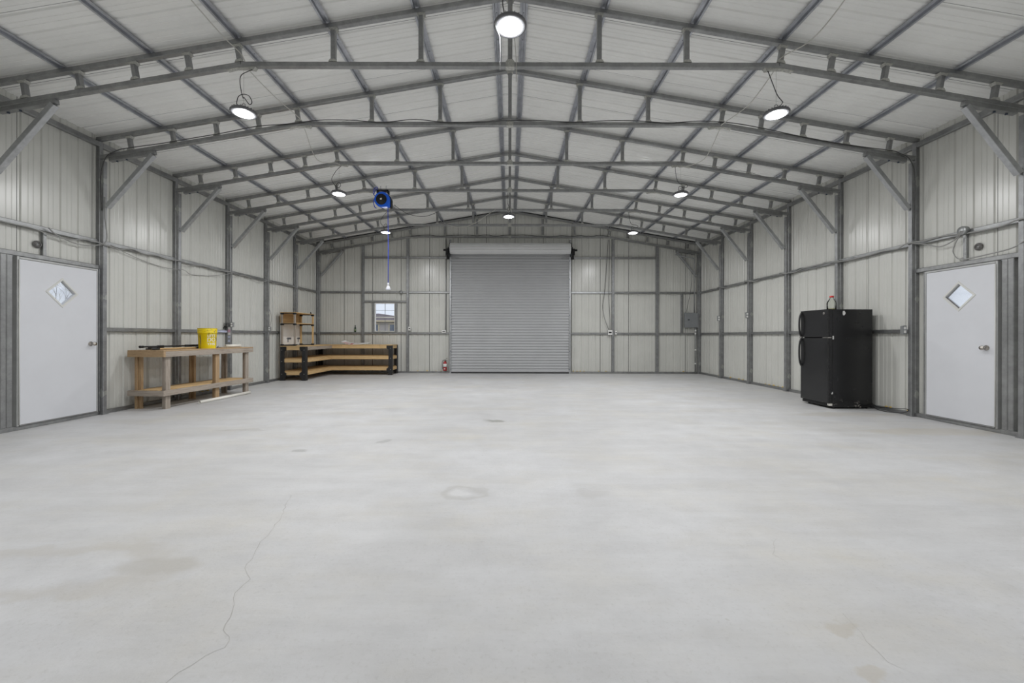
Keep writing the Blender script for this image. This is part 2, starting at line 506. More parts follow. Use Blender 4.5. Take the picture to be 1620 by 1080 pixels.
LAP = 0.001
GAP = 0.0045                  # shadow gap where two sheets lap
D1 = (4.94, 5.92, 0.0, 2.15)     # left door opening (y0, y1, z0, z1)
D2 = (4.935, 5.80, 0.0, 2.12)
def side_wall(name, X, sgn, hole):
    w = empty(name, (X, 0, 0)); tag(w, kind='structure')
    top = roof_z(X) + 0.03
    shared = None
    for i, (a, b) in enumerate(sheets_between(YF, YB)):
        full = abs((b - a) - PW) < 1e-4
        hit = a < hole[1] and b > hole[0]
        pl = lambda u, d, z: (sgn * d, u, z)
        if full and not hit:
            if shared is None:
                shared = sheet(0, PW - GAP, lambda u: 0.0, lambda u: top, pl).mesh('panel', 'wall')
            o = link('panel', shared, w, (sgn * LAP * (i % 2), a, 0))
        else:
            m = sheet(0, b - a - (GAP if full else 0), lambda u: 0.0, lambda u: top, pl, [(hole[0] - a, hole[1] - a, hole[2] - 1, hole[3])] if hit else ()).mesh('panel', 'wall')
            o = link('panel', m, w, (sgn * LAP * (i % 2), a, 0))
        if b < YB - .1:
            z0 = hole[3] if hole[0] < b < hole[1] else 0
            MB().box((sgn * .004, b - GAP - .014, z0), (sgn * .009, b + .006, top)).build('lap_seal', 'seal', w)  # dark strip behind the gap, imitates the seam's shadow line
    return w
wl = side_wall('wall_left', XL, -1, D1)
tag(wl, 'white ribbed metal side wall behind the wooden workbench')
wr = side_wall('wall_right', XR, 1, D2)
tag(wr, 'white ribbed metal side wall behind the black refrigerator')
WIN = (-4.265, -3.615, 1.30, 2.21)
RD = (-1.80, 1.86, 0.0, 3.80)
wb = empty('wall_back', (0, YB, 0)); tag(wb, 'white ribbed metal gable wall around the roll-up door', kind='structure')
for i, (a, b) in enumerate(sheets_between(XL - 0.03, XR + 0.03)):
    holes = [h for h in (WIN, RD) if a < h[1] and b > h[0]]
    hh = [(h[0], h[1], h[2] if h is WIN else -1, h[3]) for h in holes]
    sheet(a, b - (GAP if b < XR else 0), lambda u: 0.0, lambda u: roof_z(u) + 0.03, lambda u, d, z: (u, d + LAP * (i % 2), z), hh).build('panel', 'wall', wb)
    if b < XR:
        z0 = max([h[3] for h in (WIN, RD) if h[0] < b < h[1]] + [0])
        MB().box((b - GAP - .014, .004, z0), (b + .006, .009, roof_z(b))).build('lap_seal', 'seal', wb)  # same painted seam shade on the gable
wf = empty('wall_front', (0, YF, 0)); tag(wf, 'white ribbed metal gable wall behind the viewer', kind='structure')
for i, (a, b) in enumerate(sheets_between(XL - 0.03, XR + 0.03)):
    sheet(a, b, lambda u: 0.0, lambda u: roof_z(u) + 0.03, lambda u, d, z: (u, -d - LAP * (i % 2), z)).build('panel', 'wall', wf)

# ------------------------------------------------------------------ roof
ce = empty('ceiling', (0, 0, ZROOF)); tag(ce, 'white ribbed metal roof sheeting on steel purlins', kind='structure')
for sgn, W in ((-1, XL), (1, XR)):
    xe = W + sgn * 0.22
    pts, _ = rib_profile(0, PW - GAP)
    b = MB()
    for (ua, da), (ub, db) in zip(pts, pts[1:]):
        b.add([(0, ua, da), (0, ub, db), (xe, ub, db - SL * abs(xe)), (xe, ua, da - SL * abs(xe))], [(0, 1, 2, 3)])
    me = b.mesh('panel', 'roof')
    for i, (a, c) in enumerate(sheets_between(YF - 0.15, YB + 0.15)):
        link('panel', me, ce, (0, a, LAP * (i % 2)))
        if i: MB().prism([(0, .004), (xe, .004 - SL * abs(xe)), (xe, .009 - SL * abs(xe)), (0, .009)], a - GAP - .014, a + .006, 'y').build('lap_seal', 'seal', ce)  # painted shade strip under each roof seam
    # hat channels along the building
    prof = [(-.046, 0), (-.024, 0), (-.019, .030), (.019, .030), (.024, 0), (.046, 0)]
    for px in (0.165, 1.08, 2.11, 3.13, 4.14, 5.16):
        x = sgn * px
        b = MB(); vs_ = []
        for yy in (YF, YB):
            for u, d in prof:
                vs_.append((u, yy, d - SL * sgn * u))
            for u, d in reversed(prof):
                vs_.append((u, yy, d - SL * sgn * u + 0.003))
        n = 12
        b.add(vs_, [(i, (i + 1) % n, n + (i + 1) % n, n + i) for i in range(n)])
        pz = ZAP + 0.0585 - SL * px - ZROOF
        pu = b.build('purlin', 'steel_blue', ce, (x, 0, pz))
        sb = MB()
        for yy in [FY[1] + 0.30 + 0.225 * 2 * k for k in range(8)]:
            sb.lathe([(0.0, 0.020), (0.004, 0.022), (0.004, 0.031)], 6, (0, yy, 0))
        so = sb.build('screw_row', 'bolt', pu)
        tag(so, kind='stuff')
# purlin ends over the gable: the dark closure strip along the back rafters
for sgn, W in ((-1, XL), (1, XR)):
    b = MB().beam((0, YB - 0.035, ZAP + 0.075 - ZROOF), (W, YB - 0.035, ZAP + 0.075 - SL * abs(W) - ZROOF), 0.05, 0.03, (0, 1, 0), 0)
    b.build('closure_strip', 'rubber', ce)

# ------------------------------------------------------------------ wall rails
def rails(w, X, s, bays, zc, name='girt', mat='steel', h=0.06, d=0.055):
    for a, c in bays:
        MB().box((s * 0.001, a, zc - h / 2), (-s * d, c, zc + h / 2), 0, 0.006).build(name, mat, w)
def bays_for(lo):
    ys = [y for y in FY if y >= lo]
    return [(a + T + 0.002, b - 0.002) for a, b in zip(ys, ys[1:])]
for w, s, hd, jamb in ((wl, -1, 2.17, (4.79, 4.91)), (wr, 1, 2.14, (4.79, 4.915))):
    X = XL if s < 0 else XR
    rails(w, X, s, bays_for(3.0), 2.545)
    rails(w, X, s, bays_for(5.9), 1.255)
    MB().box((s * .001, YF, 0.0), (-s * 0.062, (D1 if s < 0 else D2)[0] - .02, 0.055), 0, 0.006).build('base_rail', 'steel', w)
    MB().box((s * .001, (D1 if s < 0 else D2)[1] + .02, 0.0), (-s * 0.062, YB - 0.07, 0.055), 0, 0.006).build('base_rail', 'steel', w)
    MB().box((s * .001, (D1 if s < 0 else D2)[0] - .018, 0.0), (-s * 0.062, (D1 if s < 0 else D2)[1] + .018, 0.05), 0, 0.006).build('base_rail', 'steel', w)
    ez = rafter_z(X) - 0.035
    ye = [YF] + FY_BACK[::-1] + FY
    for a_, c_ in zip(ye, ye[1:]):
        MB().box((s * .001, a_ + T + .001 if a_ > YF else a_, ez - 0.045), (-s * 0.056, c_ - .001, ez + 0.030), 0, 0.006).build('eave_rail', 'steel', w)
    # door opening framing
    MB().box((s * .001, FY[1] + T + .002, hd - 0.03), (-s * 0.062, FY[2] - 0.002, hd + 0.03), 0, 0.006).build('header', 'steel', w)
    for k in (0, 1):
        MB().box((s * .001, jamb[0] + 0.0605 * k, 0.056), (-s * 0.062, jamb[0] + 0.0605 * k + 0.058, hd - 0.031), 0, 0.006).build('jamb_stud', 'steel', w)
    cy = 5.25 if s < 0 else 5.31
    MB().box((s * .001, cy, hd + 0.031), (-s * 0.04, cy + 0.04, 2.513), 0, 0.005).build('cripple_stud', 'steel', w)
MB().box((.001, 5.81, 0.056), (-0.05, 5.845, 2.109), 0, 0.005).build('jamb_stud', 'steel', wr)

# back wall framing (local y: 0 = sheeting, negative into the room)
def bw(name, x0, x1, z0, z1, d=0.058, mat='steel'):
    return MB().box((x0, -0.001, z0), (x1, -d, z1), 0, 0.006).build(name, mat, wb)
BST = [(-4.665, -4.585), (-3.25, -3.17), (3.22, 3.30), (4.61, 4.70)]
for x0, x1 in BST:
    xm = (x0 + x1) / 2
    ztop = ZCH - SL * (abs(xm) - 3.10) - 0.004 if abs(xm) > 3.10 else ZCH
    bw('stud', x0, x1, 0.056, ztop, 0.075, 'steel_post')
for x0, x1 in ((-1.90, -1.84), (1.88, 1.94)):
    bw('jamb_stud', x0, x1, 0.0, 4.20, 0.075)
segs_u = [(XL + .13, -4.667), (-4.583, -3.252), (-3.168, -1.902), (1.942, 3.218), (3.302, 4.608), (4.702, XR - .13)]
for x0, x1 in segs_u:
    bw('girt', x0, x1, 2.515, 2.575, 0.055, 'steel_bright' if x0 == 1.942 else 'steel')
    bw('girt', x0, x1, 1.225, 1.285, 0.055)
for x0, x1 in segs_u[1:5]:
    bw('girt', x0, x1, 3.61, 3.67, 0.055)
bw('base_rail', XL + 0.07, -1.902, 0.0, 0.055, 0.062)
bw('base_rail', 1.942, XR - 0.07, 0.0, 0.055, 0.062)
bw('window_header', -4.583, -3.252, 2.222, 2.28, 0.055)
bw('window_stud', -4.335, -4.262, 1.286, 2.221, 0.055)
bw('window_stud', -3.618, -3.545, 1.286, 2.221, 0.055)
bw('panel_stud', 5.40, 5.47, 1.286, 2.514, 0.055)

# ------------------------------------------------------------------ steel frames
def web_mesh(L, name, flare=True):
    b = MB().beam((0, 0, 0), (0, 0, L), T - .004, T - .004, (1, 0, 0), 0.006)
    for z0, z1, w0, w1 in ((0.0, 0.03, 0.10, 0.062), (L - 0.03, L, 0.062, 0.10)):
        vs_ = []
        for z, w in ((z0, w0), (z1, w1)):
            for dx, dy in ((-1, -1), (1, -1), (1, 1), (-1, 1)):
                vs_.append((dx * w / 2, dy * (T + .003) / 2, z))
        b.add(vs_, [(0, 1, 5, 4), (1, 2, 6, 5), (2, 3, 7, 6), (3, 0, 4, 7), (3, 2, 1, 0), (4, 5, 6, 7)], 1)
    return b.mesh(name, ['steel', 'weld'])
def make_frame():
    f = empty('steel_frame', (0, 0, 0))
    yc = T / 2
    rv = T * math.sqrt(1 + SL * SL)
    for s, X in ((-1, XL), (1, XR)):
        # outer leg runs to the rafter, inner leg stops under the chord
        b = MB()
        b.box((X - s * 0.001, 0, 0), (X - s * 0.060, T, rafter_z(X) - .002), 0, 0.006)
        b.box((X - s * 0.0605, 0, 0), (X - s * 0.118, T, 3.735), 0, 0.006)
        b.box((X - s * 0.004, -.018, 0), (X - s * 0.125, T + .018, 0.008), 0, 0.0)
        b.build('post', ['steel_post'], f)
        # rafter
        MB().beam((0, yc, ZAP + rv / 2), (X - s * .002, yc, ZAP + rv / 2 - SL * abs(X)), T, T, (0, 1, 0)).build('rafter', 'steel', f)
        # sloped bottom chord and its doubler
        xe = abs(X) - 0.062
        MB().beam((s * 3.10, yc, ZCH + rv / 2), (s * xe, yc, ZCH + rv / 2 - SL * (xe - 3.10)), T, T, (0, 1, 0)).build('chord', 'steel', f)
        xa, xb = abs(X) - 0.19, 5.24
        d = MB().beam((s * xa, yc, ZCH - rv / 2 - .001 - SL * (xa - 3.10)), (s * xb, yc, ZCH - rv / 2 - .001 - SL * (xb - 3.10)), T, T, (0, 1, 0))
        for q in (0.10, 0.24):
            xq = xa - q; zq = ZCH - rv - .001 - SL * (xq - 3.10)
            d.lathe([(0.013, zq - 0.014), (0.013, zq + 0.001)], 6, (s * xq, yc, 0), 1, smooth=False)
        d.build('doubler', ['steel', 'bolt'], f)
        # knee brace, a folded channel
        p0 = Vector((s * (abs(X) - 0.145), yc, 3.06)); p1 = Vector((s * 5.265, yc, 3.835))
        MB().beam(p0, p1, T + .008, T + .004, (0, 1, 0), 0.004).build('knee_brace', 'steel_bright', f)
    MB().box((-3.095, 0, ZCH), (3.095, T, ZCH + T), 0, 0.006).build('chord', 'steel', f)
    # bent plates under the kinks
    for s in (-1, 1):
        MB().prism([(s * 2.93, ZCH - .002), (s * 3.10, ZCH - .004), (s * 3.27, ZCH - .031), (s * 3.26, ZCH - .042), (s * 3.16, ZCH - .015), (s * 3.04, ZCH - .015), (s * 2.95, ZCH - .030)], 0.004, T - .004, 'y').build('weld_plate', 'weld', f)
    MB().box((-0.05, -.004, ZCH - .003), (0.05, T + .004, ZCH + T + .006)).build('splice_plate', 'weld', f)
    for x in (-2.04, -1.03, 0.0, 1.03, 2.04):
        L = rafter_z(x) - ZCH - T - .002
        link('web', web_mesh(L, 'web'), f, (x, yc, ZCH + T + .001))
    Ls = (ZAP - SL * 3.2) - (ZCH + rv - SL * 0.1) - .006
    stub = web_mesh(Ls * math.cos(math.atan(SL)), 'web')
    for s in (-1, 1):
        for x in (3.13, 3.71, 4.33, 4.97, 5.60):
            a = math.atan(SL)
            z = ZCH + rv - SL * (x - 3.10) + .002
            link('web', stub, f, (s * (x - 0.012), yc, z), (0, s * a, 0))
    return f
fr0 = make_frame()
labels = {
    0: 'galvanized steel roof frame just above the top of the photo, holding the nearest lamp',
    1: 'nearest full-width galvanized steel roof frame, its chord hidden behind the biggest lamp',
    2: 'steel roof frame second from the viewer, with a dark cable along its chord',
    3: 'third steel roof frame in view, carrying the middle pair of side lamps',
    4: 'steel roof frame that the blue hose reel hangs from',
    5: 'fifth steel roof frame in view, carrying the far pair of side lamps',
    6: 'steel roof frame standing last but one before the back wall',
    7: 'last steel roof frame, flat against the back gable wall'}
frames = []
for i, y in enumerate(FY):
    f = fr0 if i == 0 else copy_tree(fr0)
    f.location = (0, y, 0)
    f.pop('group', None)
    tag(f, labels[i], 'roof frame', 'steel roof frames')
    frames.append(f)
for y in FY_BACK:
    f = copy_tree(fr0); f.location = (0, y, 0)
    tag(f, 'galvanized steel roof frame almost overhead, holding two lamps outside the photo', 'roof frame', 'steel roof frames')

# ------------------------------------------------------------------ high-bay lamps
def make_lamp():
    r = empty('high_bay_lamp')
    b = MB().lathe([(0.103, -0.002), (0.106, -0.004), (0.131, 0.000), (0.1365, 0.008), (0.1365, 0.020), (0.128, 0.030), (0.100, 0.036), (0.070, 0.040), (0.066, 0.062), (0.050, 0.070), (0.0, 0.072)], 40)
    for k in range(20):
        a = 2 * math.pi * k / 20
        b.beam((0.068 * math.cos(a), 0.068 * math.sin(a), 0.045), (0.122 * math.cos(a), 0.122 * math.sin(a), 0.036), 0.004, 0.016, (-math.sin(a), math.cos(a), 0), 0)
    b.build('housing', 'lamp_body', r)
    MB().lathe([(0.0, -0.0075), (0.097, -0.0065), (0.1015, -0.003), (0.1015, 0.0)], 40).build('lens', 'lens', r)
    MB().lathe([(0.0, -0.012), (0.008, -0.012), (0.010, -0.0078)], 12).build('sensor', 'sensor', r)
    MB().tube([(0.022 * math.cos(2 * math.pi * k / 14), 0, 0.094 + 0.022 * math.sin(2 * math.pi * k / 14)) for k in range(14)], 0.0035, 6, closed=True).build('hook_ring', 'lamp_body', r)
    ld = bpy.data.lights.new('lamp_glow', 'AREA'); ld.shape = 'DISK'; ld.size = 0.19
    ld.energy = LAMP_W; ld.color = (0.985, 0.99, 1.0)
    lo = bpy.data.objects.new('lamp_glow', ld); col.objects.link(lo); lo.parent = r; lo.location = (0, 0, -0.016)
    pd = bpy.data.lights.new('lens_spill', 'POINT'); pd.energy = FILL_W; pd.shadow_soft_size = 0.03; pd.color = (0.985, 0.99, 1.0)  # added omni fill below the lens, brightens the upper walls
    po_ = bpy.data.objects.new('lens_spill', pd); col.objects.link(po_); po_.parent = r; po_.location = (0, 0, -0.055)
    return r
lamp0 = make_lamp()
LZ = 3.735
def cord(r, style, top):
    """cord and safety wire from the frame above (local coordinates)"""
    h = top - LZ
    if style == 'loop_left':
        P = [(0.12, .0, h - .01), (0.06, -.02, h - .05), (-0.02, -.02, h - .10), (-0.035, -.01, h - .20), (-0.01, 0, h - .34), (0.0, 0.01, 0.19), (0.045, 0.03, 0.125), (0.075, 0.03, 0.15), (0.05, 0.02, 0.215), (0.0, 0, 0.225), (-0.045, -.02, 0.19), (-0.06, -.03, 0.12), (-0.055, -.03, 0.06)]
    elif style == 'curve_right':
        P = [(-0.10, 0, h - .015), (-0.09, -.01, h - .06), (-0.05, -.02, h - .19), (0.0, -.02, h - .31), (0.055, -.02, h - .38), (0.06, -.02, 0.13), (0.03, -.01, 0.085), (0.015, 0, 0.062)]
    elif style == 'loop_far':
        P = [(0.04, 0, h - .01), (-0.05, 0, h - .10), (-0.13, 0, h - .24), (-0.10, 0, 0.20), (-0.02, 0, 0.12), (0.03, 0, 0.16), (0.0, 0, 0.22), (-0.05, 0, 0.16), (-0.03, 0, 0.06)]
    elif style == 'loop_far_right':
        P = [(-0.10, 0, h - .01), (-0.09, 0, h - .14), (-0.04, 0, h - .30), (0.08, 0, 0.20), (0.13, 0, 0.16), (0.06, 0, 0.13), (-0.02, 0, 0.16), (-0.04, 0, 0.10), (-0.03, 0, 0.06)]
    else:
        P = [(-0.02, 0, h - .01), (-0.035, 0, h - .15), (-0.01, 0, h - .28), (0.03, 0, 0.19), (0.0, 0, 0.13), (-0.035, 0, 0.16), (0.0, 0, 0.21), (0.03, 0, 0.13), (0.03, 0, 0.06)]
    MB().tube(spline(P, 5), 0.0045, 6).build('cord', 'rubber', r)
    MB().tube([(0, 0, 0.116), (0, 0, h)], 0.0014, 5).build('safety_wire', 'grey_cable', r)
KX = 3.08
lamps = [
    (0.0, 3.36, 'center0', 'largest round lamp, hung under the ridge nearest the viewer'),
    (-KX, 4.68, 'loop_left', 'round lamp with a looped black cord, nearest on the left side'),
    (KX, 4.68, 'curve_right', 'round lamp on a curved black cord, nearest on the right side'),
    (-KX - .02, 7.34, 'loop_far', 'round lamp in the middle of the left row, left of the hose reel'),
    (KX + .02, 7.34, 'loop_far_right', 'round lamp in the middle of the right row'),
    (-0.02, 8.70, 'center', 'small round lamp under the ridge above the roll-up door'),
    (-KX, 10.05, 'loop_far', 'farthest round lamp on the left, behind the blue hanging hose'),
    (KX - .02, 10.05, 'loop_far_right', 'farthest round lamp on the right side')]
for i, (x, y, st, lab) in enumerate(lamps):
    r = lamp0 if i == 0 else copy_tree(lamp0_tree)
    if i == 0:
        # the parts common to all lamps are copied before the cord is added
        lamp0_tree = lamp0
        proto_children = list(lamp0.children)
    r.location = (x, y, LZ)
    for k in ('label', 'category', 'group'): r.pop(k, None)
    tag(r, lab, 'lamp', 'round high-bay lamps')
    lamps[i] = (r, x, y, st)
for y in (1.95,):
    for sx in (-1, 1):
        r = copy_tree(lamp0_tree); r.location = (sx * KX, y + .03, LZ)
        tag(r, 'round lamp on the %s side almost overhead, above the top of the photo' % ('left' if sx < 0 else 'right'), 'lamp', 'round high-bay lamps')
        lamps.append((r, sx * KX, y, 'loop_far'))
for r, x, y, st in lamps:
    if st == 'center0':
        h = ZCH - LZ
        MB().tube(spline([(0.03, 0, h - .01), (0.0, -.01, h - .12), (-0.06, -.02, 0.22), (-0.05, -.03, 0.10), (-0.045, -.03, 0.06)], 5), 0.0045, 6).build('cord', 'rubber', r)
        MB().tube([(0, 0, 0.116), (0, 0, h)], 0.0014, 5).build('safety_wire', 'grey_cable', r)
        MB().tube(spline([(-0.128, -.04, 0.0), (-0.118, -.05, -0.03), (-0.094, -.06, -0.10), (-0.082, -.06, -0.16), (-0.082, -.06, -0.40)], 4), 0.0012, 5).build('pull_cord', 'white_plastic', r)
    else:
        cord(r, st, ZCH - .004)

# ------------------------------------------------------------------ hinged doors with diamond lights
def hinged_door(name, X, s, y0, y1, z0, z1, cy, cz, knob_y, knob_z, hinge_low, pane, label):
    """s = +1: the room lies on the +x side of the door"""
    d = empty(name, (X, (y0 + y1) / 2, 0)); tag(d, label, kind='structure')
    oy = (y0 + y1) / 2
    P = lambda x, y, z: (s * x, y - oy, z)
    xf, xb = 0.070, 0.026          # room face and back face, measured from the sheeting
    hd = 0.163                     # half diagonal of the glazed diamond
    b = MB()
    dia = [(cy - hd, cz), (cy, cz - hd), (cy + hd, cz), (cy, cz + hd)]
    rect = [(y0, z0), (y1, z0), (y1, z1), (y0, z1)]
    mids = [(y0, cz), (cy, z0), (y1, cz), (cy, z1)]
    for x, flip in ((xf, False), (xb, True)):
        quads = [([rect[0], mids[1], dia[1], dia[0], mids[0]]), ([mids[1], rect[1], mids[2], dia[2], dia[1]]),
                 ([mids[2], rect[2], mids[3], dia[3], dia[2]]), ([mids[3], rect[3], mids[0], dia[0], dia[3]])]
        for q in quads:
            b.add([P(x, yy, zz) for yy, zz in q], [tuple(range(5))])
    for loop in (rect, dia):
        for i in range(4):
            a, c = loop[i], loop[(i + 1) % 4]
            b.add([P(xb, *a), P(xb, *c), P(xf, *c), P(xf, *a)], [(0, 1, 2, 3)])
    leaf = b.build('leaf', 'door', d)
    t = MB()
    for i in range(4):
        a, c = Vector(dia[i]), Vector(dia[(i + 1) % 4])
        o = Vector((cy, cz))
        an = (a - o).normalized(); cn = (c - o).normalized()
        q = [a, c, c + cn * 0.042, a + an * 0.042]
        q2 = [a + an * .006, c + cn * .006, c + cn * 0.034, a + an * 0.034]
        vs_ = [P(xf - .001, *p) for p in q] + [P(xf + .007, *p) for p in q2]
        t.add(vs_, [(0, 1, 5, 4), (1, 2, 6, 5), (2, 3, 7, 6), (3, 0, 4, 7), (4, 5, 6, 7)])
    t.build('light_trim', 'trim', leaf)
    g = MB(); vs_ = [P(0.044, *p) for p in dia] + [P(0.050, *p) for p in dia]
    g.add(vs_, [(0, 1, 2, 3), (7, 6, 5, 4), (0, 1, 5, 4), (1, 2, 6, 5), (2, 3, 7, 6), (3, 0, 4, 7)])
    g.build('pane', pane, leaf)
    sl = MB()
    a, c = Vector(dia[0]), Vector(dia[1])
    if s < 0: a, c = Vector(dia[2]), Vector(dia[1])
    sl.beam(P(0.058, *a), P(0.058, *c), 0.010, 0.008, (0, 0, 1), 0)
    sl.build('worn_seal', 'dirt' if s < 0 else 'trim', leaf)
    k = MB()
    ky, kz = knob_y - oy, knob_z
    k.lathe([(0.0, xf * 1), (0.033, xf), (0.033, xf + .006), (0.014, xf + .012), (0.012, xf + .034), (0.024, xf + .044), (0.029, xf + .058), (0.024, xf + .070), (0.0, xf + .074)], 20, (0, 0, 0), 0, 'x')
    ko = k.build('door_knob', 'knob', leaf, (0, ky, kz))
    if s < 0: ko.rotation_euler = (0, 0, math.pi)
    # frame round the leaf
    fw = 0.030
    for nm, (a0, a1, c0, c1) in (('jamb', (y0 - fw, y0 - .004, 0.051, z1 + fw)), ('jamb', (y1 + .004, y1 + fw - .012, 0.051, z1 + fw)), ('head', (y0 - .003, y1 + .003, z1 + .004, z1 + fw)), ('sill', (y0 - .003, y1 + .003, 0.051, z0 - .003))):
        MB().box(P(0.0, a0, c0), P(0.074 if nm != 'sill' else 0.080, a1, c1), 0, 0.003).build(nm, 'door_frame' if nm != 'sill' else 'steel', d)
    hy = y0 - 0.012 if hinge_low else y1 + 0.010
    MB().tube([P(0.080, hy, 0.07), P(0.080, hy, z1 - .01)], 0.0065, 8).build('hinge', 'trim', d)
    b = MB(); b.box(P(0.030, y0, z0 - .012), P(0.068, y1, z0 - .001)); b.build('sweep', 'dirt', d)
    return d
hinged_door('door_1', XL, 1, 4.972, 5.898, 0.066, 2.105, 5.446, 1.738, 5.815, 1.047, True, 'pane', 'white hinged door with diamond pane showing bare branches, left wall')
hinged_door('door_2', XR, -1, 4.967, 5.782, 0.070, 2.075, 5.369, 1.711, 5.055, 1.036, True, 'pane_dirty', 'white hinged door with a dirty diamond pane, right wall')

# ------------------------------------------------------------------ window
w1 = empty('window_1', (-3.94, YB, 1.30)); tag(w1, 'small white double-hung window with muntins beside the corner workbench', kind='structure')
def wbx(name, x0, x1, z0, z1, y0, y1, mat='white_plastic', par=None):
    return MB().box((x0 + 3.94, y0, z0 - 1.30), (x1 + 3.94, y1, z1 - 1.30), 0, 0.003).build(name, mat, par or w1)
gx0, gx1, gz0, gz1 = -4.236, -3.644, 1.325, 2.187
for a, c in ((-4.264, gx0), (gx1, -3.616)): wbx('jamb', a, c, 1.302, 2.208, -0.02, 0.05)
wbx('head', gx0 + .0005, gx1 - .0005, gz1, 2.208, -0.02, 0.05); wbx('sill', gx0 + .0005, gx1 - .0005, 1.302, gz0, -0.03, 0.05)
wbx('meeting_rail', gx0 + .0005, gx1 - .0005, 1.742, 1.772, -0.012, 0.04)
for z in (1.53, 1.974): wbx('muntin', gx0 + .0005, gx1 - .0005, z - .006, z + .006, 0.006, 0.022, 'grey_box')
for a, c in ((gz0, 1.742), (1.772, gz1)): wbx('muntin', -3.946, -3.934, a + .0005, c - .0005, 0.004, 0.024, 'grey_box')
for a, c in ((gz0, 1.742), (1.772, gz1)): wbx('pane', gx0 + .001, gx1 - .001, a + .001, c - .001, 0.010, 0.016, 'pane')

# ------------------------------------------------------------------ roll-up door
d3 = empty('door_3', (0.02, YB, 0)); tag(d3, 'grey ribbed roll-up steel door in the middle of the back wall', kind='structure')
b = MB(); pitch = 0.0872; rows = []
z = 0.03; n = 0
prof = []
while z < 3.74:
    for dz, dy in ((0.0, -0.004), (0.010, 0.004), (0.018, 0.004), (0.030, -0.010), (0.050, -0.014), (0.070, -0.010)):
        prof.append((z + dz, dy))
    z += pitch
for i, (zz, dy) in enumerate(prof):
    b.v += [(-1.845, -0.085 + dy, zz), (1.845, -0.085 + dy, zz)]
    if i: b.f.append((2 * i - 2, 2 * i - 1, 2 * i + 1, 2 * i)); b.mi.append(0); b.sm.append(False)
b.build('curtain', 'rollup', d3)
MB().box((-1.845, -0.115, 0.002), (1.845, -0.075, 0.045), 0, 0.004).build('bottom_bar', 'rubber', d3)
MB().box((-1.845, -0.118, 0.046), (1.845, -0.108, 0.085), 0, 0.003).build('bottom_angle', 'rollup', d3)
b = MB(); ring = []
DR = 0.160; NS = 11; DCY, DCZ = -0.285, 3.875
for k in range(NS):
    for da, dr in ((0.0, -0.014), (0.10, -0.012), (0.22, 0.006), (0.78, 0.006), (0.90, -0.012)):
        a = 2 * math.pi * (k + da) / NS
        ring.append((DCY + (DR + dr) * math.cos(a), DCZ + (DR + dr) * math.sin(a)))
b.prism(ring, -1.86, 1.86, 'x').build('drum', 'rollup_drum', d3)
for s in (-1, 1):
    MB().lathe([(0.0, 0.0), (0.172, 0.0), (0.176, 0.010), (0.0, 0.012)], 28, (1.862 if s > 0 else -1.874, DCY, DCZ), 0, 'x').build('drum_plate', 'black_metal', d3)
    k = MB()
    k.box((s * 1.90, -0.40, 3.64), (s * 1.915, -0.06, 3.90)); k.box((s * 1.90, -0.085, 3.58), (s * 2.00, -0.075, 3.90)); k.box((s * 1.915, -0.32, 3.68), (s * 1.99, -0.22, 3.87))
    k.lathe([(0.03, -0.08), (0.03, 0.08)], 10, (s * 1.99, DCY, 3.83), 0, 'x')
    k.build('bracket', 'black_metal', d3)
    MB().box((s * 1.846, -0.125, 0.0), (s * 1.90, -0.078, 3.66), 0, 0.004).build('guide', 'steel_bright', d3)
    g = MB()
    for q in range(7): g.box((s * 1.85, -0.130, 0.12 + q * 0.565), (s * 1.872, -0.1255, 0.145 + q * 0.565))
    g.build('guide_bolt_row', 'bolt', d3)
    MB().box((s * 1.60, -0.128, 3.60), (s * 1.845, -0.112, 3.625)).build('stop_bar', 'steel', d3)

# ------------------------------------------------------------------ outdoors, seen through the panes
gm = plain('dry_grass', (0.28, 0.25, 0.15), 0.9, 0, 0.3, 1.0)
g = MB().box((-120, -60, -0.40), (120, 160, -0.16)).build('ground', gm); tag(g, 'dry open ground outside the building', kind='structure')
M['tan_wall'] = plain('tan_stucco', (0.52, 0.48, 0.47), 0.8, 0, 0.05)  # tan lightened, washed-out haze put into the colour
M['roof_shingle'] = plain('brown_roof', (0.32, 0.28, 0.31), 0.8, 0, 0.15)  # brown paled by the same painted-in haze
M['cream'] = plain('cream_trim', (0.72, 0.62, 0.45), 0.6)
M['house_glass'] = plain('house_window_glass', (0.16, 0.19, 0.25), 0.15)
h = empty('house', (-17.5, 60, -0.16)); tag(h, 'tan house with brown roof seen through the small window', 'house')
MB().box((-8, 0, 0), (7, 9, 3.55)).build('wall', 'tan_wall', h)
MB().prism([(-8.6, 3.45), (7.6, 3.45), (7.6, 3.62), (1.5, 4.15), (-1.8, 4.62), (-8.6, 4.0)], -0.5, 9.5, 'y').build('roof', 'roof_shingle', h)
MB().box((-8.6, -0.56, 3.40), (7.6, -0.5, 3.62)).build('fascia', 'cream', h)
for x in (-2.35, 0.15):
    MB().box((x - 0.55, -0.10, 1.45), (x + 0.55, 0.0, 3.15)).build('window_frame', 'cream', h)
    MB().box((x - 0.38, -0.13, 1.62), (x + 0.38, -0.10, 2.98)).build('window_pane', 'house_glass', h)
bark = plain('grey_bark', (0.36, 0.34, 0.34), 0.9)
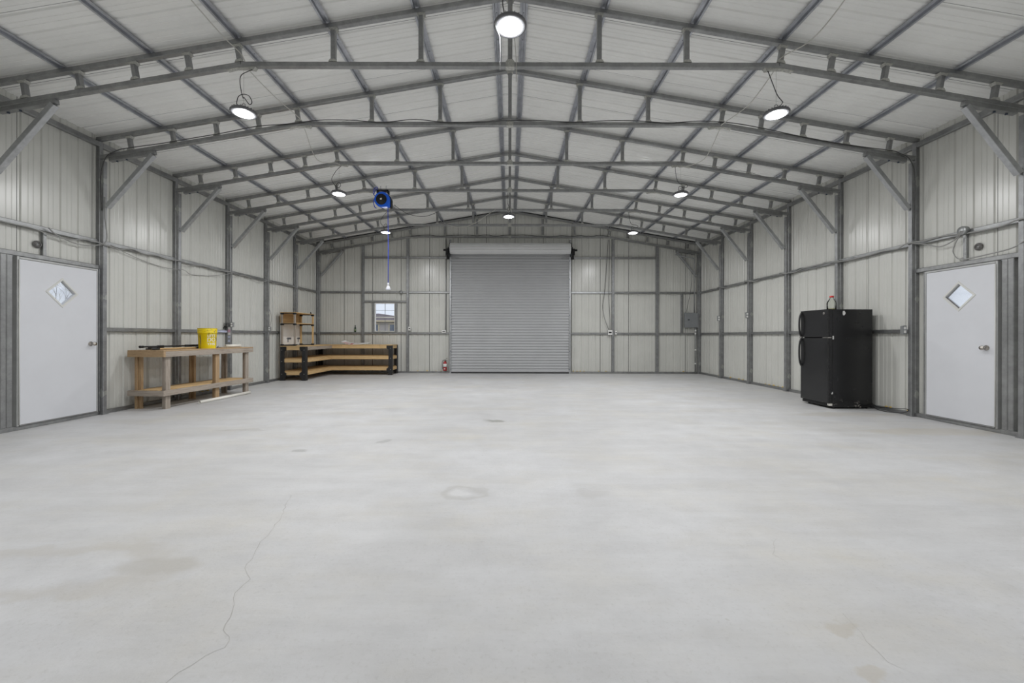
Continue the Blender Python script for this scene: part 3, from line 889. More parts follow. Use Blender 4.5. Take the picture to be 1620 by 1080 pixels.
def tree(x, y, hgt, lab):
    t = MB(); random.seed(int(x * 10))
    def grow(p, d, L, r, lv):
        q = p + d * L
        t.tube([p, p.lerp(q, 0.5) + Vector((random.uniform(-.05, .05),) * 3) * L, q], [r, r * .85, r * .7], 5, caps=False)
        if lv == 0: return
        for _ in range(3 if lv > 1 else 4):
            nd = (d + Vector((random.uniform(-.8, .8), random.uniform(-.8, .8), random.uniform(-.25, .6)))).normalized()
            grow(p.lerp(q, random.uniform(0.5, 1.0)), nd, L * random.uniform(.55, .8), r * .55, lv - 1)
    root = empty('bare_tree', (x, y, -0.16))
    grow(Vector((0, 0, 0)), Vector((0, 0, 1)), hgt * .30, 0.035, 6)
    t.build('branches', bark, root)
    tag(root, lab, 'tree')
tree(-19.0, 17.2, 6.4, 'bare leafless tree seen through the diamond pane of the left door')

# ------------------------------------------------------------------ wooden workbench on the left
wbn = empty('wooden_workbench', (-5.65, 7.36, 0), R(-3.0))
tag(wbn, 'weathered wooden workbench with lower shelf, yellow bucket on top', 'workbench')
hx, hy, zt = 0.260, 0.985, 0.935
mats_leg = {(-1, -1): 'tan_z', (1, -1): 'grey_z', (-1, 0): 'tan_z', (1, 0): 'tan_z', (-1, 1): 'grey_z', (1, 1): 'grey_z'}
for sx in (-1, 1):
    for sy in (-1, 0, 1):
        x0 = sx * (hx - 0.002); x1 = sx * (hx - 0.040)
        yc = sy * (hy - 0.085) + (0.12 if sy == 0 else 0)
        lg = MB().box((sx * (hx - .001), yc - 0.045, 0), (sx * (hx - .039), yc + 0.045, zt - 0.022), 0, 0.003)
        lg.box((sx * (hx - .040), yc - 0.019, 0.0), (sx * (hx - .088), yc + 0.019, zt - 0.11), 0, 0.003)
        lg.build('leg', mats_leg[(sx, sy)], wbn)
for zz in (zt - 0.02, 0.300):
    for sx in (-1, 1):
        MB().box((sx * (hx + .0005), -hy, zz - 0.086), (sx * (hx + 0.039), hy, zz), 0, 0.003).build('rail', 'grey_y', wbn)
    for sy in (-1, 1):
        MB().box((-hx - 0.039, sy * (hy + .0005), zz - 0.086), (hx + 0.039, sy * (hy + 0.039), zz), 0, 0.003).build('end_rail', 'tan_x' if sy < 0 and zz > .5 else 'grey_x', wbn)
nb = 4
for k in range(nb):
    w = (2 * hx + 0.078) / nb
    x0 = -hx - 0.039 + k * w
    MB().box((x0 + .002, -hy - 0.039, zt - 0.0195), (x0 + w - .002, hy + 0.039, zt), 0, 0.003).build('top_board', 'tan_y', wbn)
w = (2 * hx - 0.18) / 3
for k in range(3):
    x0 = -hx + 0.09 + k * w
    MB().box((x0 + .002, -hy + 0.002, 0.285), (x0 + w - .002, hy - 0.002, 0.303), 0, 0.003).build('shelf_board', 'pine_y', wbn)
for sx in (-1, 1):
    MB().box((sx * (hx - .0895), -hy + .14, 0.285), (sx * (hx - .042), -.10 + .12, 0.3025), 0, 0.003).build('shelf_board', 'pine_y', wbn)
    MB().box((sx * (hx - .0895), .06 + .12, 0.285), (sx * (hx - .042), hy - .14, 0.3025), 0, 0.003).build('shelf_board', 'pine_y', wbn)

def bench_pt(x, y, z=zt):
    c, s_ = math.cos(R(-3)), math.sin(R(-3))
    return (-5.65 + c * x - s_ * y, 7.36 + s_ * x + c * y, z)

# bucket
bp = bench_pt(0.160, 0.0)
bk = empty('bucket', bp); tag(bk, 'yellow plastic bucket with white lettering on the wooden workbench', 'bucket')
BR0, BR1, BH = 0.128, 0.146, 0.365
MB().lathe([(0.0, 0.006), (BR0 - .006, 0.006), (BR0, 0.0), (BR0 + .001, 0.004), (BR1 - .004, BH - .085), (BR1 + .004, BH - .082), (BR1 + .004, BH - .070), (BR1 - .003, BH - .066), (BR1 - .002, BH - .048), (BR1 + .004, BH - .045), (BR1 + .004, BH - .036), (BR1 - .001, BH - .032), (BR1 + .001, BH - .006), (BR1 + .006, BH - .004), (BR1 + .006, BH), (BR1 - .004, BH), (BR1 - .006, BH - .01), (BR0 - .006, 0.012), (0.0, 0.010)], 40).build('shell', 'bucket', bk)
camang = math.atan2(-bp[1], -bp[0])      # direction from the bucket to the viewer's side of the room
def wrap_text(body, size, zc, ang, par, matn, up=False, sx=1.0):
    cu = bpy.data.curves.new('lettering', 'FONT'); cu.body = body; cu.size = size; cu.align_x = 'CENTER'; cu.align_y = 'CENTER'
    cu.offset = 0.0008
    ob = bpy.data.objects.new('lettering', cu); col.objects.link(ob)
    dg = bpy.context.evaluated_depsgraph_get(); dg.update()
    me = bpy.data.meshes.new_from_object(ob.evaluated_get(dg))
    bpy.data.objects.remove(ob)
    for v in me.vertices:
        u, vv = v.co.x * sx, v.co.y
        if up: u, vv = -vv, u
        zz = zc + vv
        rr = BR0 + (BR1 - BR0) * zz / BH + 0.0012
        a = ang + u / rr
        v.co = (rr * math.cos(a), rr * math.sin(a), zz)
    me.materials.clear(); me.materials.append(M[matn])
    return link('lettering', me, par)
ta = camang + R(27)
wrap_text("LET'S", 0.060, 0.228, ta, bk, 'white_plastic', sx=1.0)
wrap_text('DO', 0.105, 0.155, ta, bk, 'white_plastic', sx=0.85)
wrap_text('THIS', 0.060, 0.080, ta, bk, 'white_plastic', sx=1.1)
b = MB()
for k in range(7):
    for j in range(2):
        if random.random() < .8:
            zz = 0.06 + k * 0.028; a0 = camang - R(52) + j * .09 + random.uniform(-.02, .02)
            rr = BR0 + (BR1 - BR0) * zz / BH + 0.0014
            b.add([(rr * math.cos(a0), rr * math.sin(a0), zz), (rr * math.cos(a0 + .075), rr * math.sin(a0 + .075), zz), (rr * math.cos(a0 + .075), rr * math.sin(a0 + .075), zz + .022), (rr * math.cos(a0), rr * math.sin(a0), zz + .022)], [(0, 1, 2, 3)])
b.build('printed_marks', 'dark_print', bk)
a = camang + math.pi / 2
hb = []
for k in range(17):
    t_ = math.pi * k / 16
    hb.append(((BR1 + .010) * math.cos(t_) * math.cos(a) + 0.10 * math.sin(t_) * -math.cos(camang), (BR1 + .010) * math.cos(t_) * math.sin(a) + 0.10 * math.sin(t_) * -math.sin(camang), BH - 0.058 - 0.10 * math.sin(t_)))
MB().tube(hb, 0.0022, 6).build('bail_handle', 'steel_bright', bk)

# poles lying on the bench
def pole(name, lab, cat, p0, p1, r, mat, extra):
    P0 = Vector(bench_pt(*p0)); P1 = Vector(bench_pt(*p1))
    root = empty(name, P0); tag(root, lab, cat)
    d = P1 - P0
    MB().tube([(0, 0, 0), d], r, 10).build('shaft', mat, root)
    for t0, t1, rr, m in extra:
        MB().tube([d * t0, d * t1], rr, 10).build('collar', m, root)
    return root
pole('black_pole', 'long black pole lying along the back of the wooden workbench', 'pole', (-.14, -.98, zt + .052), (-.06, .10, zt + .052), 0.014, 'black', [(0.0, .05, .020, 'black_metal'), (.26, .36, .019, 'black_metal'), (.72, .98, .0200, 'black_metal')])
pole('wooden_stick', 'pale wooden stick with a black end lying beside the black pole', 'stick', (.02, -.95, zt + .017), (.05, .02, zt + .017), 0.0135, 'pine_y', [(0.0, .14, .0165, 'black'), (.85, 1.0, .0160, 'black_metal')])
b = MB(); b.box((-.10, -.12, 0), (.02, .12, 0.022), 0, .004); b.box((-.08, -.10, 0.022), (0.0, .10, 0.034), 0, .004)
o = b.build('tool_case', 'black', None, bench_pt(-.18, -.62), (0, 0, R(-8))); tag(o, 'flat black tool case on the near end of the wooden workbench', 'case')

def pipe(name, lab, p0, p1, r, ri):
    P0 = Vector(p0); d = Vector(p1) - P0; L = d.length
    b = MB(); n = 18; vs_ = []
    for x, rr in ((0, ri), (0, r), (L, r), (L, ri)):
        for k in range(n):
            a = 2 * math.pi * k / n; vs_.append((rr * math.cos(a), x, rr * math.sin(a)))
    fs = []
    for i in range(4):
        j = (i + 1) % 4
        for k in range(n): fs.append((i * n + k, i * n + (k + 1) % n, j * n + (k + 1) % n, j * n + k))
    b.add(vs_, fs, 0, True)
    o = b.build(name, 'pvc', None, P0, (0, 0, math.atan2(-d.x, d.y))); tag(o, lab, 'pipe')
pipe('plastic_pipe', 'long white plastic pipe on the floor in front of the wooden workbench', (-5.30, 6.92, 0.027), (-5.235, 8.16, 0.027), 0.027, 0.022)
pipe('plastic_pipe', 'short white plastic pipe on the far end of the wooden workbench', bench_pt(0.06, 0.56, zt + .030), bench_pt(0.16, 0.84, zt + .030), 0.030, 0.025)
b = MB().tube(spline([bench_pt(.22, .16, zt + .006), bench_pt(.18, .24, zt + .035), bench_pt(.10, .30, zt + .012), bench_pt(.02, .42, zt + .008), bench_pt(.0, .52, zt + .008)], 5), 0.004, 6)
o = b.build('wire_piece', 'dark_cable'); tag(o, 'bent piece of dark wire behind the yellow bucket', 'wire')

# ------------------------------------------------------------------ corner workbench (black legs, pine shelves)
cb = empty('corner_workbench', (-5.6, 11.6, 0)); tag(cb, 'L-shaped pine workbench with black plastic legs in the back corner', 'workbench')
C = lambda x, y, z: (x + 5.6, y - 11.6, z)
ax0, ax1, ay0 = -5.955, -5.285, 10.50
by0, by1, bx1 = 12.06, 12.70, -3.50
def plastic_leg(x, y, sx, sy, H):
    """black L leg with wide collars; (x, y) outer corner, sx, sy point inwards"""
    b = MB()
    w, t = 0.105, 0.042
    b.box(C(x, y, 0), C(x + sx * w, y + sy * t, H), 0, 0.004)
    b.box(C(x, y + sy * t, 0), C(x + sx * t, y + sy * w, H), 0, 0.004)
    for z0, z1 in ((0.06, 0.24), (H - 0.13, H)):
        b.prism([C(x + sx * w, 0, z0)[0::2], C(x + sx * (w + .06), 0, z0 + .05)[0::2], C(x + sx * (w + .06), 0, z1 - (.0 if z1 == H else .05))[0::2], C(x + sx * w, 0, z1)[0::2]], C(0, y, 0)[1], C(0, y + sy * t, 0)[1], 'y')
    b.box(C(x - sx * .006, y - sy * .006, 0), C(x + sx * (w + .01), y + sy * (t + .01), 0.03), 0, 0.003)
    for zz in (0.17, 0.50, H - 0.09):
        b.lathe([(0.009, -0.005), (0.009, 0.0)], 8, C(x + sx * .045, y - .0005, zz), 1, 'y')
    b.build('leg', ['black', 'steel_bright'], cb)
HT = 0.885
plastic_leg(ax0, ay0, 1, 1, HT); plastic_leg(ax1, ay0, -1, 1, HT)
plastic_leg(ax0, by1, 1, -1, HT); plastic_leg(bx1, by0, -1, 1, HT); plastic_leg(bx1, by1, -1, -1, HT)
for zt_, nm in ((HT, 'top'), (0.565, 'middle'), (0.235, 'bottom')):
    z0, z1 = zt_ - 0.092, zt_ - 0.002
    e = 0.046
    MB().box(C(ax0 + .11, ay0 + .006, z0), C(ax1 - .11, ay0 + .044, z1), 0, .003).build('rail', 'pine_x', cb)
    MB().box(C(ax1 - e, ay0 + .11, z0), C(ax1 - .008, by0 + .044, z1), 0, .003).build('rail', 'grey_y' if nm == 'top' else 'pine_y', cb)
    MB().box(C(ax1 - .007, by0 + .006, z0), C(bx1 - .11, by0 + .044, z1), 0, .003).build('rail', 'pine_x', cb)
    MB().box(C(bx1 - .044, by0 + .11, z0), C(bx1 - .006, by1 - .11, z1), 0, .003).build('rail', 'pine_y', cb)
    MB().box(C(ax0 + .008, ay0 + .11, z0), C(ax0 + .044, by1 - .11, z1), 0, .003).build('rail', 'pine_y', cb)
    MB().box(C(ax0 + .11, by1 - .044, z0), C(bx1 - .11, by1 - .008, z1), 0, .003).build('rail', 'pine_x', cb)
    top = nm == 'top'
    th = 0.020
    i = 0.0 if top else 0.046
    MB().box(C(ax0 + i, ay0 + (0 if top else .05), z1 + .001 + .001 * top), C(ax1 - i, by0 - .001, z1 + th), 0, .002).build('shelf_board', 'ply' if not top else 'pine_y', cb)
    MB().box(C(ax0 + i, by0 + .0 + (0 if top else .05), z1 + .001 + .001 * top), C(bx1 - i, by1 - i, z1 + th), 0, .002).build('shelf_board', 'ply' if not top else 'pine_x', cb)
b = MB()
for k in range(7): b.box(C(-5.15 + k * .17, by0 + .02, HT - .100), C(-5.135 + k * .17, by0 + .035, HT - .0925))
tag(b.build('staple_row', 'steel_bright', cb), kind='stuff')

# small shelf unit on the bench
zs = HT + 0.0185
su = empty('shelf_unit', (-5.76, 11.02, zs)); tag(su, 'small pine shelf unit with black connectors standing on the corner workbench', 'shelf')
sx0, sx1, sy0, sy1, sh = -0.188, 0.188, -0.505, 0.505, 0.880
for x in (sx0, sx1):
    for y in (sy0, sy1):
        ix, iy = (1 if x < 0 else -1), (1 if y < 0 else -1)
        MB().box((x, y, 0.0), (x + ix * .040, y + iy * .042, sh - .02), 0, .003).build('post', 'grey_z' if y < 0 else 'pine_z', su)
        for z in (0.0, 0.540, sh - 0.062):
            MB().box((x - ix * .007, y - iy * .007, z), (x + ix * .055, y + iy * .058, z + .045), 0, .004).build('connector', 'black', su)
for y in (sy0, sy1):
    for z in (0.0, 0.560, sh - .040):
        MB().box((sx0 + .056, y + (.004 if y < 0 else -.040), z + .004), (sx1 - .056, y + (.040 if y < 0 else -.004), z + .026), 0, .003).build('end_bar', 'black', su)
MB().box((sx0 - .012, sy0 - .012, sh - .0165), (sx1 + .012, sy1 + .012, sh), 0, .002).build('top_board', 'pine_y', su)
MB().box((sx0 - .004, sy0 + .060, 0.586), (sx1 + .010, sy1 - .060, 0.604), 0, .002).build('shelf_board', 'pine_y', su)
MB().box((sx0 - .013, sy0, 0.60), (sx0 - .008, sy1, sh - .018), 0, 0).build('plywood_back', 'ply', su)
wbk = MB().box((sx0 - .013, sy0, 0.03), (sx0 - .008, sy1, 0.595), 0, 0).build('white_back', 'paper', su)
wbk['label'] = 'white back board with printed drill pictures'
for y in (-0.18, 0.34):
    q = MB()
    x = sx0 - .0072
    q.box((x, y, 0.165), (x + .0006, y + .20, 0.215)); q.box((x, y - .03, 0.18), (x + .0006, y, 0.20)); q.box((x, y + .02, 0.09), (x + .0006, y + .06, 0.165))
    q.build('printed_drill', 'dark_print', wbk)
o = MB().lathe([(0.022, 0), (0.022, 0.02), (0.012, 0.03), (0.014, 0.05), (0.0, 0.055)], 12).build('plastic_bung', 'black', None, (-5.62, 11.44, zs + sh)); tag(o, 'tiny black plug on the far top corner of the pine shelf unit', 'plug')

# curled printed card on the bench
b = MB(); n = 16; vs_ = []
for k in range(n + 1):
    t_ = k / n; x = t_ * 0.80
    z = 0.085 * (1 - t_ / .38) ** 2 if t_ < .38 else 0.035 * ((t_ - .38) / .62) ** 2
    for yy in (0, 0.30):
        vs_ += [(x, yy, z + .002 + yy * .14), (x, yy, z + .0055 + yy * .14)]
fs = []
mis = []
for k in range(n):
    a, c = k * 4, k * 4 + 4
    fs += [(a + 1, a + 3, c + 3, c + 1), (a, c, c + 2, a + 2), (a, a + 1, c + 1, c), (a + 2, c + 2, c + 3, a + 3)]
fs += [(0, 2, 3, 1), (n * 4, n * 4 + 1, n * 4 + 3, n * 4 + 2)]
b.add(vs_, fs)
cd = b.build('printed_card', 'paper', None, (-5.02, by0 + .0, HT + .0185)); tag(cd, 'curled white card with red print on the corner workbench', 'card')
p = MB()
def cz(x):
    t_ = x / .8
    return (0.085 * (1 - t_ / .38) ** 2 if t_ < .38 else 0.035 * ((t_ - .38) / .62) ** 2)
for x0, x1, y0, y1 in ((.03, .20, .03, .06), (.05, .22, .09, .13), (.24, .32, .02, .18), (.36, .52, .03, .05), (.06, .5, .2, .22)):
    m_ = 5
    for k in range(m_):
        xa = x0 + (x1 - x0) * k / m_; xb = x0 + (x1 - x0) * (k + 1) / m_
        p.add([(xa, y0, cz(xa) + .0062 + y0 * .14), (xb, y0, cz(xb) + .0062 + y0 * .14), (xb, y1, cz(xb) + .0062 + y1 * .14), (xa, y1, cz(xa) + .0062 + y1 * .14)], [(0, 1, 2, 3)])
for x0, x1 in ((.02, .10), (.12, .22), (.27, .36)):
    m_ = 4
    for k in range(m_):
        xa = x0 + (x1 - x0) * k / m_; xb = x0 + (x1 - x0) * (k + 1) / m_
        p.add([(xa, -.0006, cz(xa) + .0025), (xb, -.0006, cz(xb) + .0025), (xb, -.0006, cz(xb) + .0052), (xa, -.0006, cz(xa) + .0052)], [(0, 1, 2, 3)])
p.build('red_print', 'red_print', cd)

# bottle on the girt
bo = empty('bottle', (-4.87, YB - 0.029, 1.2855)); tag(bo, 'dark green bottle standing on the wall rail left of the window', 'bottle')
MB().lathe([(0.0, 0.0), (0.026, 0.0), (0.027, 0.01), (0.027, 0.13), (0.012, 0.165), (0.011, 0.20)], 16).build('glass_body', 'green_glass', bo)
MB().lathe([(0.013, 0.2005), (0.013, 0.222), (0.0, 0.223)], 12).build('cap', 'black', bo)
MB().lathe([(0.0275, 0.035), (0.0275, 0.10)], 16).build('paper_label', plain('green_label', (0.16, 0.22, 0.10), 0.6), bo)

# ------------------------------------------------------------------ refrigerator
FX0, FX1, FY0, FY1, FH = 5.259, 5.908, 6.58, 7.225, 1.618
fg = empty('refrigerator', ((FX0 + FX1) / 2, (FY0 + FY1) / 2, 0)); tag(fg, 'black top-freezer refrigerator standing against the right wall', 'refrigerator')
cx, cyy = (FX0 + FX1) / 2, (FY0 + FY1) / 2
Fp = lambda x, y, z: (x - cx, y - cyy, z)
b = MB(); c_ = 0.006
b.beam(Fp(cx, cyy, 0.022), Fp(cx, cyy, FH), FX1 - FX0, FY1 - FY0, (1, 0, 0), c_)
b.build('cabinet', 'fridge', fg)
def fdoor(z0, z1, nm):
    # front faces -x; vertical edges rounded
    xf, xb = FX0 - 0.072, FX0 - 0.008
    r = 0.028; poly = []
    for a in range(0, 91, 15): poly.append((xf + r - r * math.cos(R(a)), FY0 + .002 + r - r * math.sin(R(a))))
    poly += [(xb, FY0 + .002), (xb, FY1 - .002)]
    for a in range(90, -1, -15): poly.append((xf + r - r * math.cos(R(a)), FY1 - .002 - r + r * math.sin(R(a))))
    poly = [(x - cx, y - cyy) for x, y in poly]
    o = MB().prism(poly, z0, z1, 'z').build('door', 'fridge', fg)
    o['label'] = nm
    return o
fd = fdoor(1.166, FH + 0.004, 'freezer door above')
rd = fdoor(0.085, 1.150, 'refrigerator door below')
MB().box(Fp(FX0 - .0075, FY0 + .02, 0.09), Fp(FX0 - .0005, FY1 - .02, FH - .01)).build('door_gasket', 'rubber', fg)
MB().box(Fp(FX0 - .045, FY0 + .03, 0.03), Fp(FX0 - .001, FY1 - .03, 0.078), 0, .004).build('kick_grille', 'black_metal', fg)
for y in (FY0 + .05, FY1 - .05):
    for x in (FX0 + .06, FX1 - .06):
        MB().lathe([(0.016, 0.0), (0.016, 0.0225)], 10, Fp(x, y, 0)).build('foot', 'black', fg)
xs = FX0 - 0.072
for (za, zb, par, top) in ((1.175, 1.585, fd, True), (0.66, 1.140, rd, False)):
    yh = FY1 - 0.05
    n = 9
    pts = []
    for k in range(n + 1):
        t_ = k / n
        bow = math.sin(math.pi * t_) ** 0.45 * 0.036
        pts.append((xs - .012 - bow, yh, za + (zb - za) * t_))
    h_ = MB()
    h_.tube([Fp(*q) for q in pts], 0.015, 8)
    h_.box(Fp(xs + .001, yh - .015, za - .002), Fp(xs - .024, yh + .015, za + .045), 0, .003); h_.box(Fp(xs + .001, yh - .015, zb - .045), Fp(xs - .024, yh + .015, zb + .002), 0, .003)
    h_.build('handle', 'black', par)
MB().box(Fp(xs - .03, FY1 - .075, 1.152), Fp(xs + .01, FY1 - .025, 1.164), 0, .002).build('chrome_strip', 'knob', fg)
MB().box(Fp(xs + .005, FY0 + .012, 1.1505), Fp(FX0 - .01, FY0 + .13, 1.1645), 0, .002).build('hinge', 'knob', fg)
MB().box(Fp(FX0 - .006, FY0 - .006, 1.13), Fp(FX0 + .014, FY0 - .0005, 1.185), 0, .002).build('hinge_cover', 'white_plastic', fg)
MB().box(Fp(FX0 - .05, FY0 + .002, 0.048), Fp(FX0 - .004, FY0 + .05, 0.083), 0, .003).build('lower_hinge', 'pvc', fg)
b = MB().lathe([(0.0, -0.0030), (0.019, -0.0030), (0.021, 0.0)], 20, (xs - .0002 - cx, FY0 + 0.10 - cyy, FH - .062), 0, 'x')
b.build('round_emblem', 'knob', fd)
b = MB().tube([(xs - .0036 - cx, FY0 + 0.10 - cyy + .0145 * math.cos(2 * math.pi * k / 16), FH - .062 + .0145 * math.sin(2 * math.pi * k / 16)) for k in range(16)], 0.0012, 5, closed=True)
b.build('emblem_ring', 'dark_print', fd)
b = MB(); pl = [(.18 + .024 * math.cos(R(k * 30)) * (1.15 if k % 4 == 0 else .9), FH - .062 + .040 * math.sin(R(k * 30)) * (1.0 if k % 3 else .85)) for k in range(12)]
b.prism([(FX0 + u - cx, z_) for u, z_ in pl], FY0 - .0012 - cyy, FY0 - .0002 - cyy, 'y'); b.build('torn_sticker', 'paper', fg)
b = MB(); pl = [(-.002, .26), (.012, .275), (.016, .25), (.004, .235), (-.012, .24)]
b.prism([(FX0 - .012 + u - cx, z_) for u, z_ in pl], FY0 - .0012 - cyy, FY0 + .001 - cyy, 'y'); b.build('torn_sticker', 'paper', fg)
b = MB().tube(spline([(FX1 - .02, FY0 - .002, .05), (FX1 - .01, FY0 - .10, .01), (FX1 - .03, FY0 - .28, .008), (FX1 - .02, FY0 - .50, .03), (FX1 - .012, FY0 - .60, .075), (FX1 - .005, FY0 - .56, .10), (FX1 - .01, FY0 - .34, .075), (FX1 - .01, FY0 - .12, .05), (FX1 - .015, FY0 - .003, .09)], 6), 0.005, 6)
b.build('power_cord', 'rubber', fg, (-cx, -cyy, 0))

# jug on the refrigerator
jg = empty('glass_jug', (5.47, 6.87, FH + .0005)); tag(jg, 'clear glass jug with red cap on top of the refrigerator', 'jug')
MB().lathe([(0.0, 0.002), (0.062, 0.0), (0.068, 0.008), (0.068, 0.125), (0.060, 0.150), (0.040, 0.180), (0.027, 0.205), (0.026, 0.218), (0.023, 0.218), (0.024, 0.203), (0.037, 0.177), (0.057, 0.148), (0.065, 0.124), (0.065, 0.010), (0.0, 0.006)], 28).build('glass_body', 'jug', jg)
MB().lathe([(0.030, 0.2185), (0.031, 0.222), (0.031, 0.246), (0.0, 0.248)], 24).build('cap', 'red_plastic', jg)
MB().lathe([(0.0, 0.0085), (0.0640, 0.0105), (0.0640, 0.03), (0.0, 0.03)], 28).build('residue', 'jug_oil', jg)
MB().tube([(0.030, 0, .19), (0.060, 0, .195), (0.075, 0, .175), (0.072, 0, .14), (0.064, 0, .13)], 0.006, 8).build('handle', 'jug', jg)

# ------------------------------------------------------------------ hose reel on the fourth frame
hy = FY[4] - 0.02
hr = empty('hose_reel', (-2.70, hy, ZCH - 0.43)); tag(hr, 'blue and black hose reel hanging from a roof frame with its blue hose down', 'hose reel')
zc = 0.215
b = MB(); poly = []
for k in range(40):
    a = 2 * math.pi * k / 40
    r_ = 0.160
    if -1.65 < math.atan2(math.sin(a), math.cos(a)) < -0.05: r_ = min(0.21, 0.158 / max(abs(math.cos(a)), abs(math.sin(a))))
    poly.append((r_ * math.cos(a), zc + r_ * math.sin(a)))
b.prism(poly, -0.105, -0.025, 'y'); b.build('blue_shell', 'blue', hr)
MB().prism([(x * .97 + .022, zc + (z_ - zc) * .97) for x, z_ in poly], -0.024, 0.085, 'y').build('rear_shell', 'black', hr)
b = MB().lathe([(0.112, -0.118), (0.108, -0.122), (0.05, -0.126), (0.03, -0.135), (0.0, -0.135)], 28, (-.01, 0, zc), 0, 'y'); b.lathe([(0.112, -0.118), (0.114, -0.104)], 28, (-.01, 0, zc), 0, 'y')
b.build('hub_cover', 'black_metal', hr)
b = MB()
for a in (90, 210, 330): b.beam((-.01 + .03 * math.cos(R(a)), -.1275, zc + .03 * math.sin(R(a))), (-.01 + .10 * math.cos(R(a)), -.1245, zc + .10 * math.sin(R(a))), 0.006, 0.016, (0, 1, 0), 0)
b.build('hub_ribs', 'black', hr)
b = MB().prism([(-.026, zc - .018), (.006, zc - .018), (.010, zc + .020), (-.030, zc + .012)], -.1375, -.1355, 'y'); b.build('printed_badge', 'white_plastic', hr)
b = MB(); 
for x in (-.11, .11): b.box((x - .010, -.07, 0.36), (x + .010, .05, 0.425))
b.box((-.12, -.07, 0.405), (.12, .05, 0.4295))
b.build('mount_bracket', 'black_metal', hr)
for x in (-.06, .06): MB().tube([(x, 0.02 + .012, 0.4285), (x, 0.02 - .017, 0.46), (x, 0.02 - .017, 0.54)], 0.004, 6).build('mount_bolt', 'bolt', hr)
b = MB().tube(spline([(-.15, -.06, .25), (-.19, -.06, .20), (-.17, -.06, .08), (-.13, -.06, .04)], 5), 0.008, 8)
b.tube(spline([(-.16, -.05, .30), (-.20, -.05, .36), (-.18, -.04, .46), (-.13, -.03, .50), (-.12, -.02, .47), (-.17, -.03, .42), (-.19, -.03, .34)], 5), 0.007, 8)
b.build('inlet_hose', 'blue_hose', hr)
HX = 0.118
MB().tube([(HX, -.06, 0.07), (HX, -.06, 0.02), (HX + .01, -.06, -0.8), (HX + .008, -.06, -1.56)], 0.0085, 8).build('hanging_hose', 'blue_hose', hr)
b = MB(); c0 = (HX + .008, -.06, -1.56)
b.lathe([(0.014, 0.02), (0.020, 0.0), (0.020, -0.03), (0.012, -0.035)], 14, c0)
b.lathe([(0.012, -0.035), (0.050, -0.105), (0.052, -0.125), (0.040, -0.135), (0.0, -0.138)], 20, c0)
b.build('hose_stop', 'clear_plastic', hr)
b = MB()
for k in range(8):
    a = 2 * math.pi * k / 8; b.tube([(c0[0] + .015 * math.cos(a), c0[1] + .015 * math.sin(a), c0[2] - .036), (c0[0] + .055 * math.cos(a), c0[1] + .055 * math.sin(a), c0[2] - .118)], .0035, 5)
b.build('stop_rib', 'white_plastic', hr)

# ------------------------------------------------------------------ fire extinguisher by the roll-up door
fx = empty('fire_extinguisher', (-2.02, YB - 0.125, 0.0)); tag(fx, 'small red fire extinguisher hung beside the roll-up door', 'fire extinguisher')
MB().lathe([(0.0, 0.085), (0.056, 0.085), (0.060, 0.095), (0.060, 0.31), (0.050, 0.345), (0.024, 0.370), (0.020, 0.385)], 24).build('cylinder', 'red', fx)
MB().lathe([(0.0605, 0.20), (0.0605, 0.30)], 24).build('instruction_label', 'paper', fx)
MB().box((-.02, -.0612, .13), (.02, -.0600, .16)).build('instruction_label', 'white_plastic', fx)
b = MB().lathe([(0.018, 0.3855), (0.018, 0.42), (0.012, 0.425), (0.0, 0.425)], 14); b.build('valve', 'knob', fx)
b = MB().beam((-.01, 0, .425), (.075, 0, .475), .018, .008, (0, 1, 0), .002); b.beam((0.015, 0, .405), (.085, 0, .40), .018, .008, (0, 1, 0), .002); b.build('lever', 'black_metal', fx)
MB().tube(spline([(-.018, -.01, .405), (-.06, -.02, .40), (-.076, -.02, .34), (-.072, -.015, .22), (-.070, -.01, .13)], 5), .008, 8).build('hose', 'rubber', fx)
b = MB().box((-.03, .0605, .12), (.03, .066, .40), 0, 0); b.box((-.02, .066, .28), (.02, .124, .32)); b.build('wall_bracket', 'black_metal', fx)

# ------------------------------------------------------------------ electrical things
ep = empty('breaker_panel', (5.70, YB - .0, 1.45)); tag(ep, 'grey electrical breaker panel on the back wall at the right corner', 'electrical panel')
MB().box((-.205, -.056, 0.0), (.205, -.155, .46), 0, .004).build('enclosure', 'grey_box', ep)
MB().box((-.175, -.1555, .03), (.175, -.162, .43), 0, .003).build('panel_door', 'grey_box', ep)
MB().box((-.13, -.1625, .225), (-.07, -.168, .255), 0, .002).build('latch', 'black', ep)
cd1 = empty('conduit', (5.83, YB - .12, 0)); tag(cd1, 'vertical steel conduit under the grey breaker panel', 'conduit')
MB().tube([(0, 0, 0), (0, 0, 1.30), (0, 0, 1.449)], .022, 10).build('pipe', 'conduit', cd1)
b = MB()
for z_ in (.32, .75, 1.26, 1.36): b.lathe([(.028, z_ - .02), (.028, z_ + .02)], 10)
b.build('coupling', 'white_plastic', cd1)
cd2 = MB().tube([(5.80, YB - .10, 1.912), (5.80, YB - .10, 3.58), (5.78, YB - .10, 3.62), (5.2, YB - .10, 3.735)], .016, 10).build('conduit', 'conduit')
tag(cd2, 'steel conduit rising from the breaker panel to the roof frame', 'conduit')
cd3 = MB().tube([(-2.01, YB - .03, 1.30), (-2.01, YB - .03, 4.22)], .017, 10).build('conduit', 'conduit'); tag(cd3, 'thin vertical conduit left of the roll-up door', 'conduit')

